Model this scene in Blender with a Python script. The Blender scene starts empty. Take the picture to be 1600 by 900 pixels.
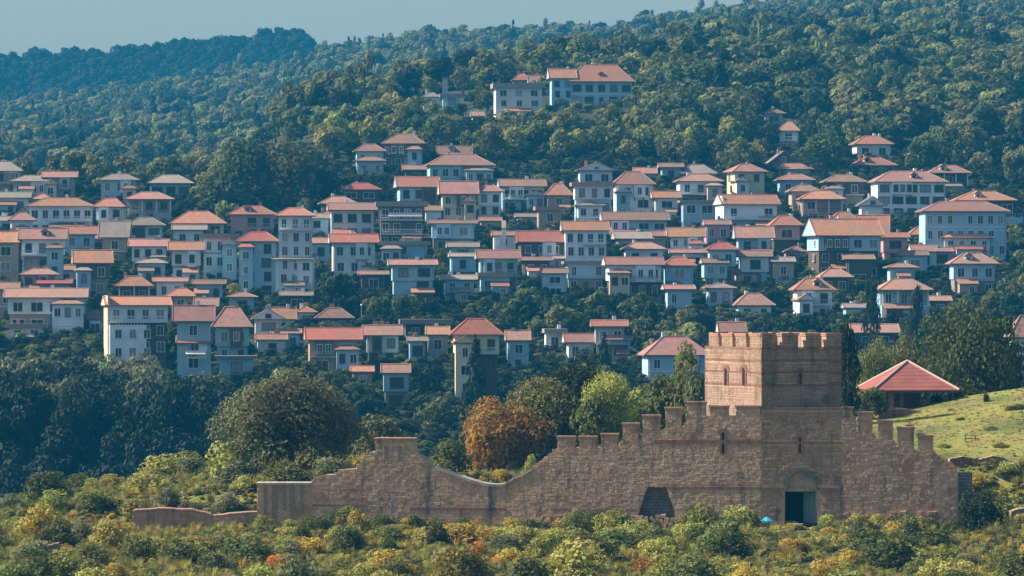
import bpy, math, random
import numpy as np
from mathutils import Vector, Matrix

# ---------------------------------------------------------------- camera, sky, sun, exposure
S = bpy.context.scene
COL = S.collection
F = 800 / math.tan(math.radians(7.0))          # pixels of the 1600 wide photograph per unit of x/y
cam_d = bpy.data.cameras.new("camera"); cam = bpy.data.objects.new("camera", cam_d); COL.objects.link(cam)
cam_d.sensor_width = 36; cam_d.angle = math.radians(14.0); cam_d.clip_start = 1; cam_d.clip_end = 12000
cam.location = (0, 0, 0); cam.rotation_euler = (math.pi / 2, 0, 0)
S.camera = cam
SUN = Vector((-0.76, 0.05, 0.62)).normalized()  # direction towards the sun
w = bpy.data.worlds.new("World"); S.world = w; w.use_nodes = True
nt = w.node_tree; bg = nt.nodes["Background"]
sky = nt.nodes.new("ShaderNodeTexSky"); sky.sky_type = 'NISHITA'; sky.sun_disc = False
sky.sun_elevation = math.asin(SUN.z); sky.sun_rotation = math.atan2(SUN.x, SUN.y)
sky.air_density = 1.2; sky.dust_density = 2.6; sky.ozone_density = 2.5; sky.altitude = 300
nt.links.new(sky.outputs[0], bg.inputs[0]); bg.inputs[1].default_value = 0.072
sd = bpy.data.lights.new("sun", 'SUN'); sd.energy = 4.7; sd.angle = math.radians(0.5); sd.color = (1.0, 0.90, 0.76)
sun = bpy.data.objects.new("sun", sd); COL.objects.link(sun)
sun.rotation_euler = (-SUN).to_track_quat('-Z', 'Y').to_euler(); sun.location = (-100, 200, 200)
S.view_settings.view_transform = 'Standard'; S.view_settings.look = 'None'
S.view_settings.exposure = 0.84; S.view_settings.gamma = 1.0; S.view_settings.use_curve_mapping = False
S.cycles.max_bounces = 5; S.cycles.diffuse_bounces = 3; S.cycles.volume_bounces = 0; S.cycles.transparent_max_bounces = 4
R = random.Random(11)

# ---------------------------------------------------------------- helpers
def tag(o, label=None, cat=None, group=None, kind=None):
    if label: o["label"] = label
    if cat: o["category"] = cat
    if group: o["group"] = group
    if kind: o["kind"] = kind
    return o

def empty(name, loc, rz=0.0, scale=None):
    o = bpy.data.objects.new(name, None); COL.objects.link(o)
    o.location = loc; o.rotation_euler = (0, 0, rz); o.empty_display_size = 0.3
    if scale: o.scale = scale
    return o

def link(name, me, parent=None, loc=(0, 0, 0), rz=0.0, scale=None, kind=None):
    o = bpy.data.objects.new(name, me); COL.objects.link(o)
    o.location = loc
    if rz: o.rotation_euler = (0, 0, rz)
    if scale: o.scale = scale
    if parent is not None: o.parent = parent
    if kind: o["kind"] = kind
    return o

class MB:
    """collects polygons for one mesh"""
    def __init__(s): s.v = []; s.f = []; s.m = []; s.t = []
    def poly(s, pts, mat=0, t=0.5):
        n = len(s.v); s.v += [tuple(p) for p in pts]; s.t += [t] * len(pts)
        s.f.append(tuple(range(n, n + len(pts)))); s.m.append(mat)
    def hexa(s, p, mat=0, t=0.5, skip=()):
        # p: 8 points, bottom ring 0-3 counter clockwise from above, top ring 4-7
        n = len(s.v); s.v += [tuple(q) for q in p]; s.t += [t] * 8
        fs = [(3, 2, 1, 0), (4, 5, 6, 7), (0, 1, 5, 4), (1, 2, 6, 5), (2, 3, 7, 6), (3, 0, 4, 7)]
        for i, f in enumerate(fs):
            if i in skip: continue
            s.f.append(tuple(n + k for k in f)); s.m.append(mat)
    def box(s, x0, x1, y0, y1, z0, z1, mat=0, t=0.5):
        s.hexa([(x0, y0, z0), (x1, y0, z0), (x1, y1, z0), (x0, y1, z0), (x0, y0, z1), (x1, y0, z1), (x1, y1, z1), (x0, y1, z1)], mat, t)
    def tube(s, p0, p1, r0, r1, n=7, mat=0, cap=True):
        p0, p1 = Vector(p0), Vector(p1); d = (p1 - p0).normalized()
        a = d.orthogonal().normalized(); b = d.cross(a); k = len(s.v)
        for p, r in ((p0, r0), (p1, r1)):
            for i in range(n):
                an = 2 * math.pi * i / n
                s.v.append(tuple(p + (a * math.cos(an) + b * math.sin(an)) * r)); s.t.append(0.5)
        for i in range(n):
            j = (i + 1) % n; s.f.append((k + i, k + j, k + n + j, k + n + i)); s.m.append(mat)
        if cap: s.f.append(tuple(k + n + i for i in range(n))); s.m.append(mat)
    def mesh(s, name, mats):
        me = bpy.data.meshes.new(name); me.from_pydata(s.v, [], s.f)
        for m in (mats if isinstance(mats, (list, tuple)) else [mats]): me.materials.append(m)
        me.polygons.foreach_set("material_index", s.m)
        at = me.attributes.new("tint", 'FLOAT', 'POINT'); at.data.foreach_set("value", s.t)
        me.update(); return me
    def build(s, name, mats, parent=None, loc=(0, 0, 0), rz=0.0, kind=None):
        return link(name, s.mesh(name, mats), parent, loc, rz, None, kind)

# ---------------------------------------------------------------- materials
def mat_base(name, rough=0.85):
    m = bpy.data.materials.new(name); m.use_nodes = True
    n = m.node_tree.nodes; b = n["Principled BSDF"]; b.inputs["Roughness"].default_value = rough
    b.inputs["Specular IOR Level"].default_value = 0.25
    return m, m.node_tree, b

def node(t, typ, **kw):
    x = t.nodes.new(typ)
    for k, v in kw.items(): setattr(x, k, v)
    return x

def mixc(t, fac, a, b):
    x = t.nodes.new("ShaderNodeMix"); x.data_type = 'RGBA'
    for sock, val in ((x.inputs[0], fac), (x.inputs[6], a), (x.inputs[7], b)):
        if hasattr(val, "is_output") or isinstance(val, bpy.types.NodeSocket): t.links.new(val, sock)
        elif isinstance(val, (int, float)): sock.default_value = val
        else: sock.default_value = (*val, 1)
    return x.outputs[2]

def noise(t, scale, detail=3.0, co=None, rough=0.6):
    x = t.nodes.new("ShaderNodeTexNoise"); x.inputs["Scale"].default_value = scale
    x.inputs["Detail"].default_value = detail; x.inputs["Roughness"].default_value = rough
    if co is not None: t.links.new(co, x.inputs["Vector"])
    return x.outputs[0]

def ramp(t, src, lo, hi):
    x = t.nodes.new("ShaderNodeMapRange"); x.inputs[1].default_value = lo; x.inputs[2].default_value = hi
    t.links.new(src, x.inputs[0]); return x.outputs[0]

def bump(t, b, h, strength=0.4, dist=0.05):
    x = t.nodes.new("ShaderNodeBump"); x.inputs["Strength"].default_value = strength; x.inputs["Distance"].default_value = dist
    t.links.new(h, x.inputs["Height"]); t.links.new(x.outputs[0], b.inputs["Normal"])

def coord(t, kind="Object"):
    return t.nodes.new("ShaderNodeTexCoord").outputs[kind]

def hsv_random(t, col, dh=0.02, dv=0.25):
    oi = t.nodes.new("ShaderNodeObjectInfo"); h = t.nodes.new("ShaderNodeHueSaturation")
    a = t.nodes.new("ShaderNodeMapRange"); a.inputs[3].default_value = 0.5 - dh; a.inputs[4].default_value = 0.5 + dh
    t.links.new(oi.outputs["Random"], a.inputs[0]); t.links.new(a.outputs[0], h.inputs["Hue"])
    m = t.nodes.new("ShaderNodeMath"); m.operation = 'MULTIPLY'; m.inputs[1].default_value = 7.31
    fr = t.nodes.new("ShaderNodeMath"); fr.operation = 'FRACT'
    t.links.new(oi.outputs["Random"], m.inputs[0]); t.links.new(m.outputs[0], fr.inputs[0])
    v = t.nodes.new("ShaderNodeMapRange"); v.inputs[3].default_value = 1 - dv; v.inputs[4].default_value = 1 + dv
    t.links.new(fr.outputs[0], v.inputs[0]); t.links.new(v.outputs[0], h.inputs["Value"])
    t.links.new(col, h.inputs["Color"]); return h.outputs[0]

def plaster(name, c, stain=(0.22, 0.2, 0.18), amt=0.55):
    m, t, b = mat_base(name); co = coord(t)
    n1 = ramp(t, noise(t, 0.5, 5, co, 0.7), 0.42, 0.75); n2 = noise(t, 3.0, 4, co)
    mul = t.nodes.new("ShaderNodeMath"); mul.operation = 'MULTIPLY'; mul.inputs[1].default_value = amt; t.links.new(n1, mul.inputs[0])
    c1 = mixc(t, mul.outputs[0], c, stain); c2 = mixc(t, n2, [x * 0.85 for x in c], [min(1, x * 1.08) for x in c])
    c3 = mixc(t, 0.5, c1, c2)
    t.links.new(hsv_random(t, c3, 0.015, 0.12), b.inputs["Base Color"]); bump(t, b, n2, 0.3, 0.03); return m

def tiles(name, c1, c2, c3):
    m, t, b = mat_base(name, 0.8); co = coord(t)
    v = t.nodes.new("ShaderNodeTexVoronoi"); v.inputs["Scale"].default_value = 2.2; t.links.new(co, v.inputs["Vector"])
    bw = t.nodes.new("ShaderNodeSeparateColor"); t.links.new(v.outputs["Color"], bw.inputs[0])
    n = ramp(t, noise(t, 0.45, 6, co, 0.75), 0.42, 0.62)
    a = mixc(t, bw.outputs[0], c1, c2); a = mixc(t, n, a, c3); a = mixc(t, ramp(t, noise(t, 1.7, 5, co, 0.8), 0.55, 0.8), a, [x * 0.45 for x in c3])
    t.links.new(hsv_random(t, a, 0.012, 0.22), b.inputs["Base Color"])
    wv = t.nodes.new("ShaderNodeTexWave"); wv.inputs["Scale"].default_value = 4.0; wv.inputs["Distortion"].default_value = 0.6
    t.links.new(co, wv.inputs["Vector"]); bump(t, b, wv.outputs[0], 0.5, 0.06); return m

def plain(name, c, rough=0.7, var=0.25, scale=4.0):
    m, t, b = mat_base(name, rough); n = noise(t, scale, 4, coord(t))
    col = mixc(t, n, [x * (1 - var) for x in c], [x * (1 + var) for x in c])
    t.links.new(col, b.inputs["Base Color"]); bump(t, b, n, 0.2, 0.02); return m

def leaf_mat(name, dark, light, dh=0.03, dv=0.3, trans=0.35):
    m, t, b = mat_base(name, 0.75)
    at = t.nodes.new("ShaderNodeAttribute"); at.attribute_name = "tint"
    c = hsv_random(t, mixc(t, at.outputs["Fac"], dark, light), dh, dv)
    t.links.new(c, b.inputs["Base Color"])
    tr = t.nodes.new("ShaderNodeBsdfTranslucent"); t.links.new(c, tr.inputs[0])
    mx = t.nodes.new("ShaderNodeMixShader"); mx.inputs[0].default_value = trans
    t.links.new(b.outputs[0], mx.inputs[1]); t.links.new(tr.outputs[0], mx.inputs[2])
    t.links.new(mx.outputs[0], t.nodes["Material Output"].inputs[0]); return m

def tinted(name, c1, c2, c3, sc=1.2):
    """stone or brick: colour per piece from the mesh attribute, plus grain"""
    m, t, b = mat_base(name, 0.9); co = coord(t)
    at = t.nodes.new("ShaderNodeAttribute"); at.attribute_name = "tint"
    n = noise(t, sc, 5, co, 0.7); n2 = noise(t, 9.0, 3, co)
    a = mixc(t, at.outputs["Fac"], c1, c2); a = mixc(t, ramp(t, n, 0.45, 0.7), a, c3)
    a = mixc(t, ramp(t, n2, 0.3, 0.8), a, [x * 0.7 for x in c1])
    a = mixc(t, ramp(t, noise(t, 0.8, 7, co, 0.75), 0.5, 0.66), a, [x * 0.58 for x in c3]); a = mixc(t, ramp(t, noise(t, 0.55, 6, co, 0.8), 0.6, 0.74), a, [0.5 * (x + c2[1]) for x in c2])   # stains and pale repairs
    mp = t.nodes.new("ShaderNodeMapping"); mp.inputs["Scale"].default_value = (1.3, 1.3, 0.16); t.links.new(co, mp.inputs[0])
    a = mixc(t, ramp(t, noise(t, 1.0, 5, mp.outputs[0], 0.65), 0.53, 0.72), a, [x * 0.5 for x in (c1[2], c1[2], c1[2])])   # old rain streaks
    t.links.new(a, b.inputs["Base Color"]); bump(t, b, n2, 0.5, 0.04); return m

WALLM = {
    'w': plaster("white_plaster", (0.74, 0.80, 0.83)), 'c': plaster("cream_plaster", (0.70, 0.60, 0.42)),
    't': plaster("tan_plaster", (0.45, 0.33, 0.24)), 'p': plaster("pink_plaster", (0.55, 0.34, 0.30)),
    'g': plaster("grey_plaster", (0.40, 0.40, 0.39)), 'd': plaster("dark_timber", (0.12, 0.08, 0.055), (0.05, 0.04, 0.03)),
    'b': plaster("blue_plaster", (0.36, 0.55, 0.66)), 's': plaster("rough_stone", (0.28, 0.24, 0.20)),
    'v': plaster("violet_plaster", (0.42, 0.30, 0.40)),
}
ROOFM = {
    'o': tiles("orange_tiles", (0.58, 0.235, 0.125), (0.44, 0.175, 0.105), (0.37, 0.22, 0.155)),
    'p': tiles("pink_tiles", (0.50, 0.225, 0.165), (0.38, 0.18, 0.14), (0.32, 0.21, 0.17)),
    'r': tiles("red_tiles", (0.54, 0.155, 0.105), (0.40, 0.13, 0.095), (0.34, 0.16, 0.11)),
    'b': tiles("brown_tiles", (0.38, 0.20, 0.125), (0.28, 0.14, 0.10), (0.23, 0.17, 0.13)),
    'g': tiles("faded_tiles", (0.38, 0.28, 0.23), (0.32, 0.24, 0.20), (0.27, 0.24, 0.21)),
}
M_WOOD = plain("dark_wood", (0.10, 0.065, 0.045)); M_FRAME = plain("white_paint", (0.72, 0.72, 0.70), 0.5, 0.08)
M_FRAMEB = plain("brown_frame", (0.13, 0.08, 0.055), 0.6); M_BRICKCH = plain("chimney_brick", (0.42, 0.27, 0.21), 0.9)
M_BEAM = plain("beam_wood", (0.2, 0.13, 0.09)); M_METAL = plain("grey_metal", (0.35, 0.36, 0.37), 0.45, 0.1)
M_AWN = plain("pale_awning", (0.75, 0.72, 0.68), 0.8, 0.1); M_CYAN = plain("cyan_tarp", (0.06, 0.42, 0.55), 0.5, 0.15)
def glass():
    m, t, b = mat_base("window_glass", 0.14); oi = t.nodes.new("ShaderNodeObjectInfo")
    t.links.new(mixc(t, ramp(t, oi.outputs["Random"], 0.68, 1.0), (0.012, 0.016, 0.02), (0.30, 0.31, 0.30)), b.inputs["Base Color"])
    b.inputs["Specular IOR Level"].default_value = 0.4; return m
M_GLASS = glass()
M_MORTAR = tinted("wall_mortar", (0.54, 0.36, 0.245), (0.58, 0.41, 0.28), (0.44, 0.31, 0.22))
M_STONE = tinted("rubble_stone", (0.48, 0.315, 0.21), (0.80, 0.56, 0.39), (0.58, 0.335, 0.225), 0.4)
M_ASHLAR = tinted("tower_stone", (0.33, 0.225, 0.16), (0.42, 0.295, 0.215), (0.36, 0.22, 0.155), 0.5)
M_BRICK = tinted("red_brick", (0.32, 0.145, 0.105), (0.40, 0.19, 0.135), (0.30, 0.16, 0.125), 2.5)
M_CAP = tinted("pale_brick", (0.50, 0.25, 0.18), (0.60, 0.34, 0.25), (0.50, 0.34, 0.26), 2.5)
M_COPE = tinted("coping_stone", (0.50, 0.44, 0.37), (0.62, 0.54, 0.45), (0.42, 0.36, 0.30), 2.0)
M_SLATE = tinted("niche_stone", (0.17, 0.18, 0.17), (0.25, 0.25, 0.23), (0.2, 0.18, 0.15), 2.0)
LEAF = {
    'olive': leaf_mat("olive_leaves", (0.10, 0.115, 0.03), (0.23, 0.235, 0.07)),
    'green': leaf_mat("green_leaves", (0.06, 0.08, 0.022), (0.155, 0.165, 0.048)),
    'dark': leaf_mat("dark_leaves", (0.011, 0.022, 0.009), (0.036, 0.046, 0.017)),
    'lime': leaf_mat("lime_leaves", (0.24, 0.245, 0.045), (0.44, 0.42, 0.11)),
    'yellow': leaf_mat("yellow_leaves", (0.34, 0.25, 0.04), (0.58, 0.43, 0.08), 0.012, 0.2),
    'orange': leaf_mat("orange_leaves", (0.55, 0.20, 0.02), (0.80, 0.32, 0.03), 0.008, 0.15),
    'rust': leaf_mat("rust_leaves", (0.26, 0.13, 0.03), (0.46, 0.23, 0.055), 0.012, 0.2),
    'turning': leaf_mat("turning_leaves", (0.14, 0.14, 0.035), (0.52, 0.25, 0.05), 0.012, 0.2),
    'deep': leaf_mat("shade_darkened_leaves", (0.008, 0.018, 0.008), (0.022, 0.03, 0.012), 0.02, 0.2, 0.08),  # shade of the bank painted into the leaf colour
    'straw': leaf_mat("dry_grass", (0.22, 0.20, 0.06), (0.46, 0.38, 0.14), 0.02, 0.25),
    'grey': leaf_mat("grey_green_leaves", (0.11, 0.12, 0.055), (0.25, 0.255, 0.12)),
    'forest': leaf_mat("forest_leaves", (0.09, 0.10, 0.028), (0.26, 0.25, 0.085), 0.03, 0.35),
}
M_BARK = plain("bark", (0.10, 0.075, 0.055), 0.95)

# ---------------------------------------------------------------- terrain
UK = [-200, 0, 150, 330, 480, 640, 800, 900, 1000, 1150, 1300, 1400, 1500, 1600, 1800]
def col_(*v): return dict(zip(UK, v))
crest = [806, 790, 763, 728, 716, 725, 745, 705, 692, 662, 650, 642, 622, 606, 595]
back  = [815, 808, 790, 770, 756, 752, 752, 735, 720, 705, 700, 716, 722, 716, 710]
base  = [845, 842, 840, 836, 834, 836, 838, 836, 834, 830, 828, 830, 836, 815, 805]
UT = [-200, 0, 300, 480, 600, 700, 800, 930, 1000, 1130, 1300, 1600, 1800]
TOWN = {600: 720, 640: 668, 660: 628, 680: 600, 700: 576, 730: 530, 760: 490, 800: 440, 840: 390, 880: 340}
UP = {920: [293, 293, 293, 293, 293, 293, 293, 293, 298, 300, 300, 310, 312],
      960: [278, 278, 277, 262, 248, 246, 243, 246, 250, 256, 262, 276, 278],
      1000: [283, 283, 270, 235, 213, 203, 195, 200, 206, 215, 226, 246, 248],
      1060: [298, 298, 262, 215, 182, 168, 155, 150, 152, 165, 182, 207, 212],
      1120: [306, 306, 262, 198, 166, 146, 133, 124, 122, 130, 142, 166, 172],
      1250: [304, 304, 285, 232, 200, 180, 166, 150, 126, 106, 102, 114, 118],
      1450: [272, 268, 262, 236, 206, 186, 170, 150, 116, 88, 76, 84, 86],
      1800: [238, 230, 208, 172, 144, 130, 120, 108, 90, 66, 42, 20, 10],
      2200: [222, 188, 148, 118, 88, 76, 74, 72, 60, 45, 14, -34, -52]}
RIDGE = [(-200, 132), (0, 122), (150, 112), (300, 99), (400, 89), (455, 78), (478, 82), (500, 112), (560, 150), (900, 190), (1800, 220)]
UG = np.arange(-200, 1801, 20.0)
def zp(py, d): return (450 - np.asarray(py, float)) * d / F
rows = []
def row(d, z): rows.append((d, np.asarray(z, float) + np.zeros(len(UG))))
row(-400, -6.0); row(-30, -2.2); row(4, -1.8); row(30, -9.0); row(70, -24); row(130, -33); row(200, -25.5)
row(245, zp(1000, 245)); row(290, zp(908, 290)); ub = np.interp(UG, UK, base)
row(321, zp(ub, 321)); row(333.0, zp(ub, 321) + 0.1); row(338.5, zp(np.interp(UG, UK, back), 337))
zc = zp(np.interp(UG, UK, crest), 372); row(356, 0.55 * zc + 0.45 * zp(np.interp(UG, UK, back), 337)); row(372, zc); row(384, zc - 1.2); row(420, zc - 12)
row(510, -62); row(560, -60)
for d, p in TOWN.items(): row(d, zp(p, d))
for d, p in UP.items(): row(d, zp(np.interp(UG, UT, p), d))
row(2320, rows[-1][1] - 35); row(2520, zp(np.interp(UG, *zip(*RIDGE)), 2520)); row(3000, rows[-1][1] - 60); row(3800, rows[-1][1] - 90)
DG = np.array([r[0] for r in rows]); ZG = np.stack([r[1] for r in rows], 1)   # [u, d]
def Hv(x, y):
    x = np.asarray(x, float); y = np.asarray(y, float)
    u = np.clip(800 + x * F / np.maximum(y, 240), -200, 1799)
    iu = np.clip(((u + 200) / 20).astype(int), 0, len(UG) - 2); fu = (u - UG[iu]) / 20
    yy = np.clip(y, DG[0], DG[-1] - 1e-6); iy = np.clip(np.searchsorted(DG, yy, 'right') - 1, 0, len(DG) - 2)
    fy = (yy - DG[iy]) / (DG[iy + 1] - DG[iy])
    z = (ZG[iu, iy] * (1 - fu) + ZG[iu + 1, iy] * fu) * (1 - fy) + (ZG[iu, iy + 1] * (1 - fu) + ZG[iu + 1, iy + 1] * fu) * fy
    amp = np.where(y > 560, 0.5, np.where(y > 250, 0.12, 0))
    return z + amp * (np.sin(x * 0.21 + y * 0.05) + np.sin(y * 0.17 - x * 0.09)) * np.minimum(1, np.abs(y - 326) / 20)
def H(x, y): return float(Hv(x, y))
def X(px, d): return (px - 800) * d / F
def Z(py, d): return (450 - py) * d / F
def ground(px, py, y0=600.0, y1=1600.0, step=0.5):
    """distance at which the line of sight through a picture point meets the ground"""
    ys = np.arange(y0, y1, step); hz = Hv((px - 800) * ys / F, ys); k = np.nonzero(hz >= (450 - py) * ys / F)[0]
    return float(ys[k[0]]) if len(k) else None

def terrain():
    ys = np.concatenate([np.arange(-400, 240, 20), np.arange(240, 420, 2.5), np.arange(420, 560, 20), np.arange(560, 1120, 6), np.arange(1120, 2300, 20), np.arange(2300, 3801, 50)])
    tt = np.linspace(-1, 1, 221); s = np.sign(tt) * (0.45 * np.abs(tt) + 0.55 * np.abs(tt) ** 2.2)
    Yg, Sg = np.meshgrid(ys, s, indexing='ij'); Xg = Sg * (160 + 0.36 * np.maximum(Yg, 0)); Zg = Hv(Xg, Yg)
    v = np.stack([Xg, Yg, Zg], -1).reshape(-1, 3); nr, nc = len(ys), len(s)
    i = np.arange(nr - 1)[:, None] * nc + np.arange(nc - 1)[None]; f = np.stack([i, i + 1, i + nc + 1, i + nc], -1).reshape(-1, 4)
    me = bpy.data.meshes.new("terrain"); me.from_pydata(v.tolist(), [], f.tolist()); me.polygons.foreach_set("use_smooth", [True] * len(f))
    m, t, b = mat_base("ground_soil", 0.95)
    geo = t.nodes.new("ShaderNodeNewGeometry"); sp = t.nodes.new("ShaderNodeSeparateXYZ"); t.links.new(geo.outputs["Position"], sp.inputs[0])
    co = geo.outputs["Position"]; n1 = noise(t, 0.12, 6, co, 0.65); n2 = noise(t, 1.6, 6, co, 0.7); n3 = noise(t, 0.35, 5, co)
    g = mixc(t, ramp(t, n2, 0.3, 0.7), (0.23, 0.225, 0.05), (0.36, 0.335, 0.085)); g = mixc(t, ramp(t, n3, 0.50, 0.66), g, (0.27, 0.19, 0.085))
    g = mixc(t, ramp(t, n1, 0.46, 0.62), g, (0.13, 0.15, 0.04))
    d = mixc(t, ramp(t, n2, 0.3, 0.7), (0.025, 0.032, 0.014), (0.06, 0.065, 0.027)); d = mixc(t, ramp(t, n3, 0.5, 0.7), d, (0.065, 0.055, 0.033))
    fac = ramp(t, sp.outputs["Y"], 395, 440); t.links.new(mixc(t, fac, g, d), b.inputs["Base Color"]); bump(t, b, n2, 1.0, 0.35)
    me.materials.append(m)
    tag(link("terrain", me), "grassy fortress knoll, valley and rising wooded hillside under the town", "terrain", kind="structure")
terrain()
# ---------------------------------------------------------------- foliage
def leaf_cloud(name, seed, nclump, nleaf, leaf, shape, mats):
    """unit plant crown (1 high, 1 wide): leaf sized faces laid over many uneven clumps"""
    rg = np.random.default_rng(seed)
    d = rg.normal(size=(nclump, 3)); d /= np.linalg.norm(d, axis=1)[:, None]
    if shape == 'cone':
        h = rg.uniform(0.06, 0.97, nclump) ** 0.9; an = rg.uniform(0, 2 * np.pi, nclump)
        rr = 0.42 * (1 - h) * rg.uniform(0.4, 1.0, nclump)
        c = np.stack([rr * np.cos(an), rr * np.sin(an), h], 1); cr = 0.05 + 0.13 * (1 - h) * rg.uniform(0.7, 1.3, nclump)
    elif shape == 'column':
        h = rg.uniform(0.08, 0.95, nclump); an = rg.uniform(0, 2 * np.pi, nclump)
        rr = 0.33 * np.sqrt(np.maximum(0.05, 1 - (2 * h - 0.85) ** 2 * 0.8)) * rg.uniform(0.3, 1.0, nclump)
        c = np.stack([rr * np.cos(an), rr * np.sin(an), h], 1); cr = rg.uniform(0.12, 0.2, nclump)
    elif shape == 'shrub':
        d[:, 2] = np.abs(d[:, 2]); q = rg.uniform(0.35, 0.95, nclump)[:, None]
        c = d * q * np.array([0.36, 0.36, 0.62]) + np.array([0, 0, 0.16]); cr = rg.uniform(0.12, 0.24, nclump)
    else:  # broad crown
        d[:, 2] = np.where(d[:, 2] < -0.72, -d[:, 2], d[:, 2]); q = rg.uniform(0.4, 1.0, nclump)[:, None]
        c = d * q * np.array([0.36, 0.36, 0.36]) + np.array([0, 0, 0.53]); cr = rg.uniform(0.10, 0.21, nclump)
        c += rg.normal(scale=0.03, size=c.shape)
    p = cr ** 2 / np.sum(cr ** 2); k = rg.choice(nclump, nleaf, p=p)
    n = rg.normal(size=(nleaf, 3)); n[:, 2] += 0.35; n /= np.linalg.norm(n, axis=1)[:, None]
    sq = np.array([1, 1, 0.8]); pos = c[k] + n * sq * cr[k][:, None] * rg.uniform(0.72, 1.06, nleaf)[:, None]
    pos[:, 2] = np.maximum(pos[:, 2], 0.01)
    nn = n + rg.normal(scale=0.42 if nleaf > 1500 else 0.26, size=n.shape); nn /= np.linalg.norm(nn, axis=1)[:, None]
    r = rg.normal(size=n.shape); a = np.cross(nn, r); a /= np.linalg.norm(a, axis=1)[:, None]; b = np.cross(nn, a)
    sz = leaf * rg.uniform(0.55, 1.3, nleaf)[:, None]
    V = np.stack([pos - a * sz, pos - b * sz * 0.7 + nn * sz * 0.15, pos + a * sz, pos + b * sz * 0.7 - nn * sz * 0.1], 1).reshape(-1, 3)
    me = bpy.data.meshes.new(name); f = np.arange(nleaf * 4).reshape(-1, 4)
    me.from_pydata(V.tolist(), [], f.tolist()); me.materials.append(mats)
    tint = np.clip(rg.uniform(0, 1, nclump)[k] * 0.82 + rg.uniform(0, 1, nleaf) * 0.18, 0, 1)
    at = me.attributes.new("tint", 'FLOAT', 'POINT'); at.data.foreach_set("value", np.repeat(tint, 4)); me.update()
    return me

def trunk_mesh(name, seed, limbs=4):
    """unit trunk for a 1 x 1 crown: tapered stem with limbs reaching into it"""
    r = random.Random(seed); m = MB(); p = Vector((0, 0, -0.06)); rad = 0.035
    for i in range(3):
        q = p + Vector((r.uniform(-.02, .02), r.uniform(-.02, .02), 0.19)); m.tube(p, q, rad, rad * 0.8, 7, cap=False); p = q; rad *= 0.8
        for _ in range(limbs // 2):
            an = r.uniform(0, 6.28); e = p + Vector((math.cos(an) * .22, math.sin(an) * .22, r.uniform(.14, .26))); m.tube(p, e, rad * .6, rad * .2, 5)
    m.tube(p, p + Vector((r.uniform(-.03, .03), 0, .22)), rad, rad * .3, 6)
    return m.mesh(name, M_BARK)

def grass_tuft(name, seed, n, kind):
    """unit tuft of bent upright blades and stalks"""
    rg = np.random.default_rng(seed); V, Fc, T = [], [], []
    for i in range(n):
        an, le, r0 = rg.uniform(0, 6.28), rg.uniform(.45, 1.0), rg.uniform(0, .22); dx, dy = math.cos(an), math.sin(an); bend = rg.uniform(.08, .42); wd = rg.uniform(.012, .03)
        px_, py_ = -dy * wd, dx * wd; k = len(V); t = rg.uniform(0, 1)
        for f, ww in ((0, 1.0), (.55, .8), (1.0, .15)):
            r = r0 + bend * f * f; x, y, z = dx * r, dy * r, le * f * (1 - .18 * f); V += [(x - px_ * ww, y - py_ * ww, z), (x + px_ * ww, y + py_ * ww, z)]; T += [t, t]
        Fc += [(k, k + 1, k + 3, k + 2), (k + 2, k + 3, k + 5, k + 4)]
    me = bpy.data.meshes.new(name); me.from_pydata(V, [], Fc); me.materials.append(LEAF[kind]); at = me.attributes.new("tint", 'FLOAT', 'POINT'); at.data.foreach_set("value", T); me.update(); return me

TRUNKS = [trunk_mesh("trunk", s) for s in range(3)]
_cache = {}
def crown(shape, size, kind, var):
    key = (shape, size, kind, var)
    if key not in _cache:
        nc, nl, lf = {'big': (95, 12500, 0.0150), 'mid': (40, 1800, 0.037), 'small': (22, 820, 0.056), 'far': (16, 900, 0.056)}[size]
        if shape == 'cone': nc = int(nc * 1.6)
        _cache[key] = leaf_cloud("crown_%s" % shape, hash((shape, size, var)) % 9973 if False else (len(shape) * 131 + len(size) * 17 + var * 7 + ord(shape[0])), nc, nl, lf, shape, LEAF[kind])
    return _cache[key]

def tree(name, x, y, wd, ht, kind, label, group=None, shape='broad', size='small', cat="tree", trunk=True, sink=0.15, z=None, var=None):
    z = H(x, y) if z is None else z
    root = empty(name, (x, y, z - sink), R.uniform(0, 6.28), (wd, wd * R.uniform(0.9, 1.1), ht))
    tag(root, label, cat, group)
    link("crown", crown(shape, size, kind, R.randrange(2 if size == 'big' else 4) if var is None else var), root)
    if trunk: link("trunk", R.choice(TRUNKS), root)
    return root

def shrub(name, x, y, wd, ht, kind, label, group, size='mid', cat="shrub", z=None):
    z = H(x, y) if z is None else z
    o = link(name, crown('shrub', size, kind, R.randrange(4)), None, (x, y, z - 0.12), R.uniform(0, 6.28), (wd, wd, ht))
    return tag(o, label, cat, group)

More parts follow.
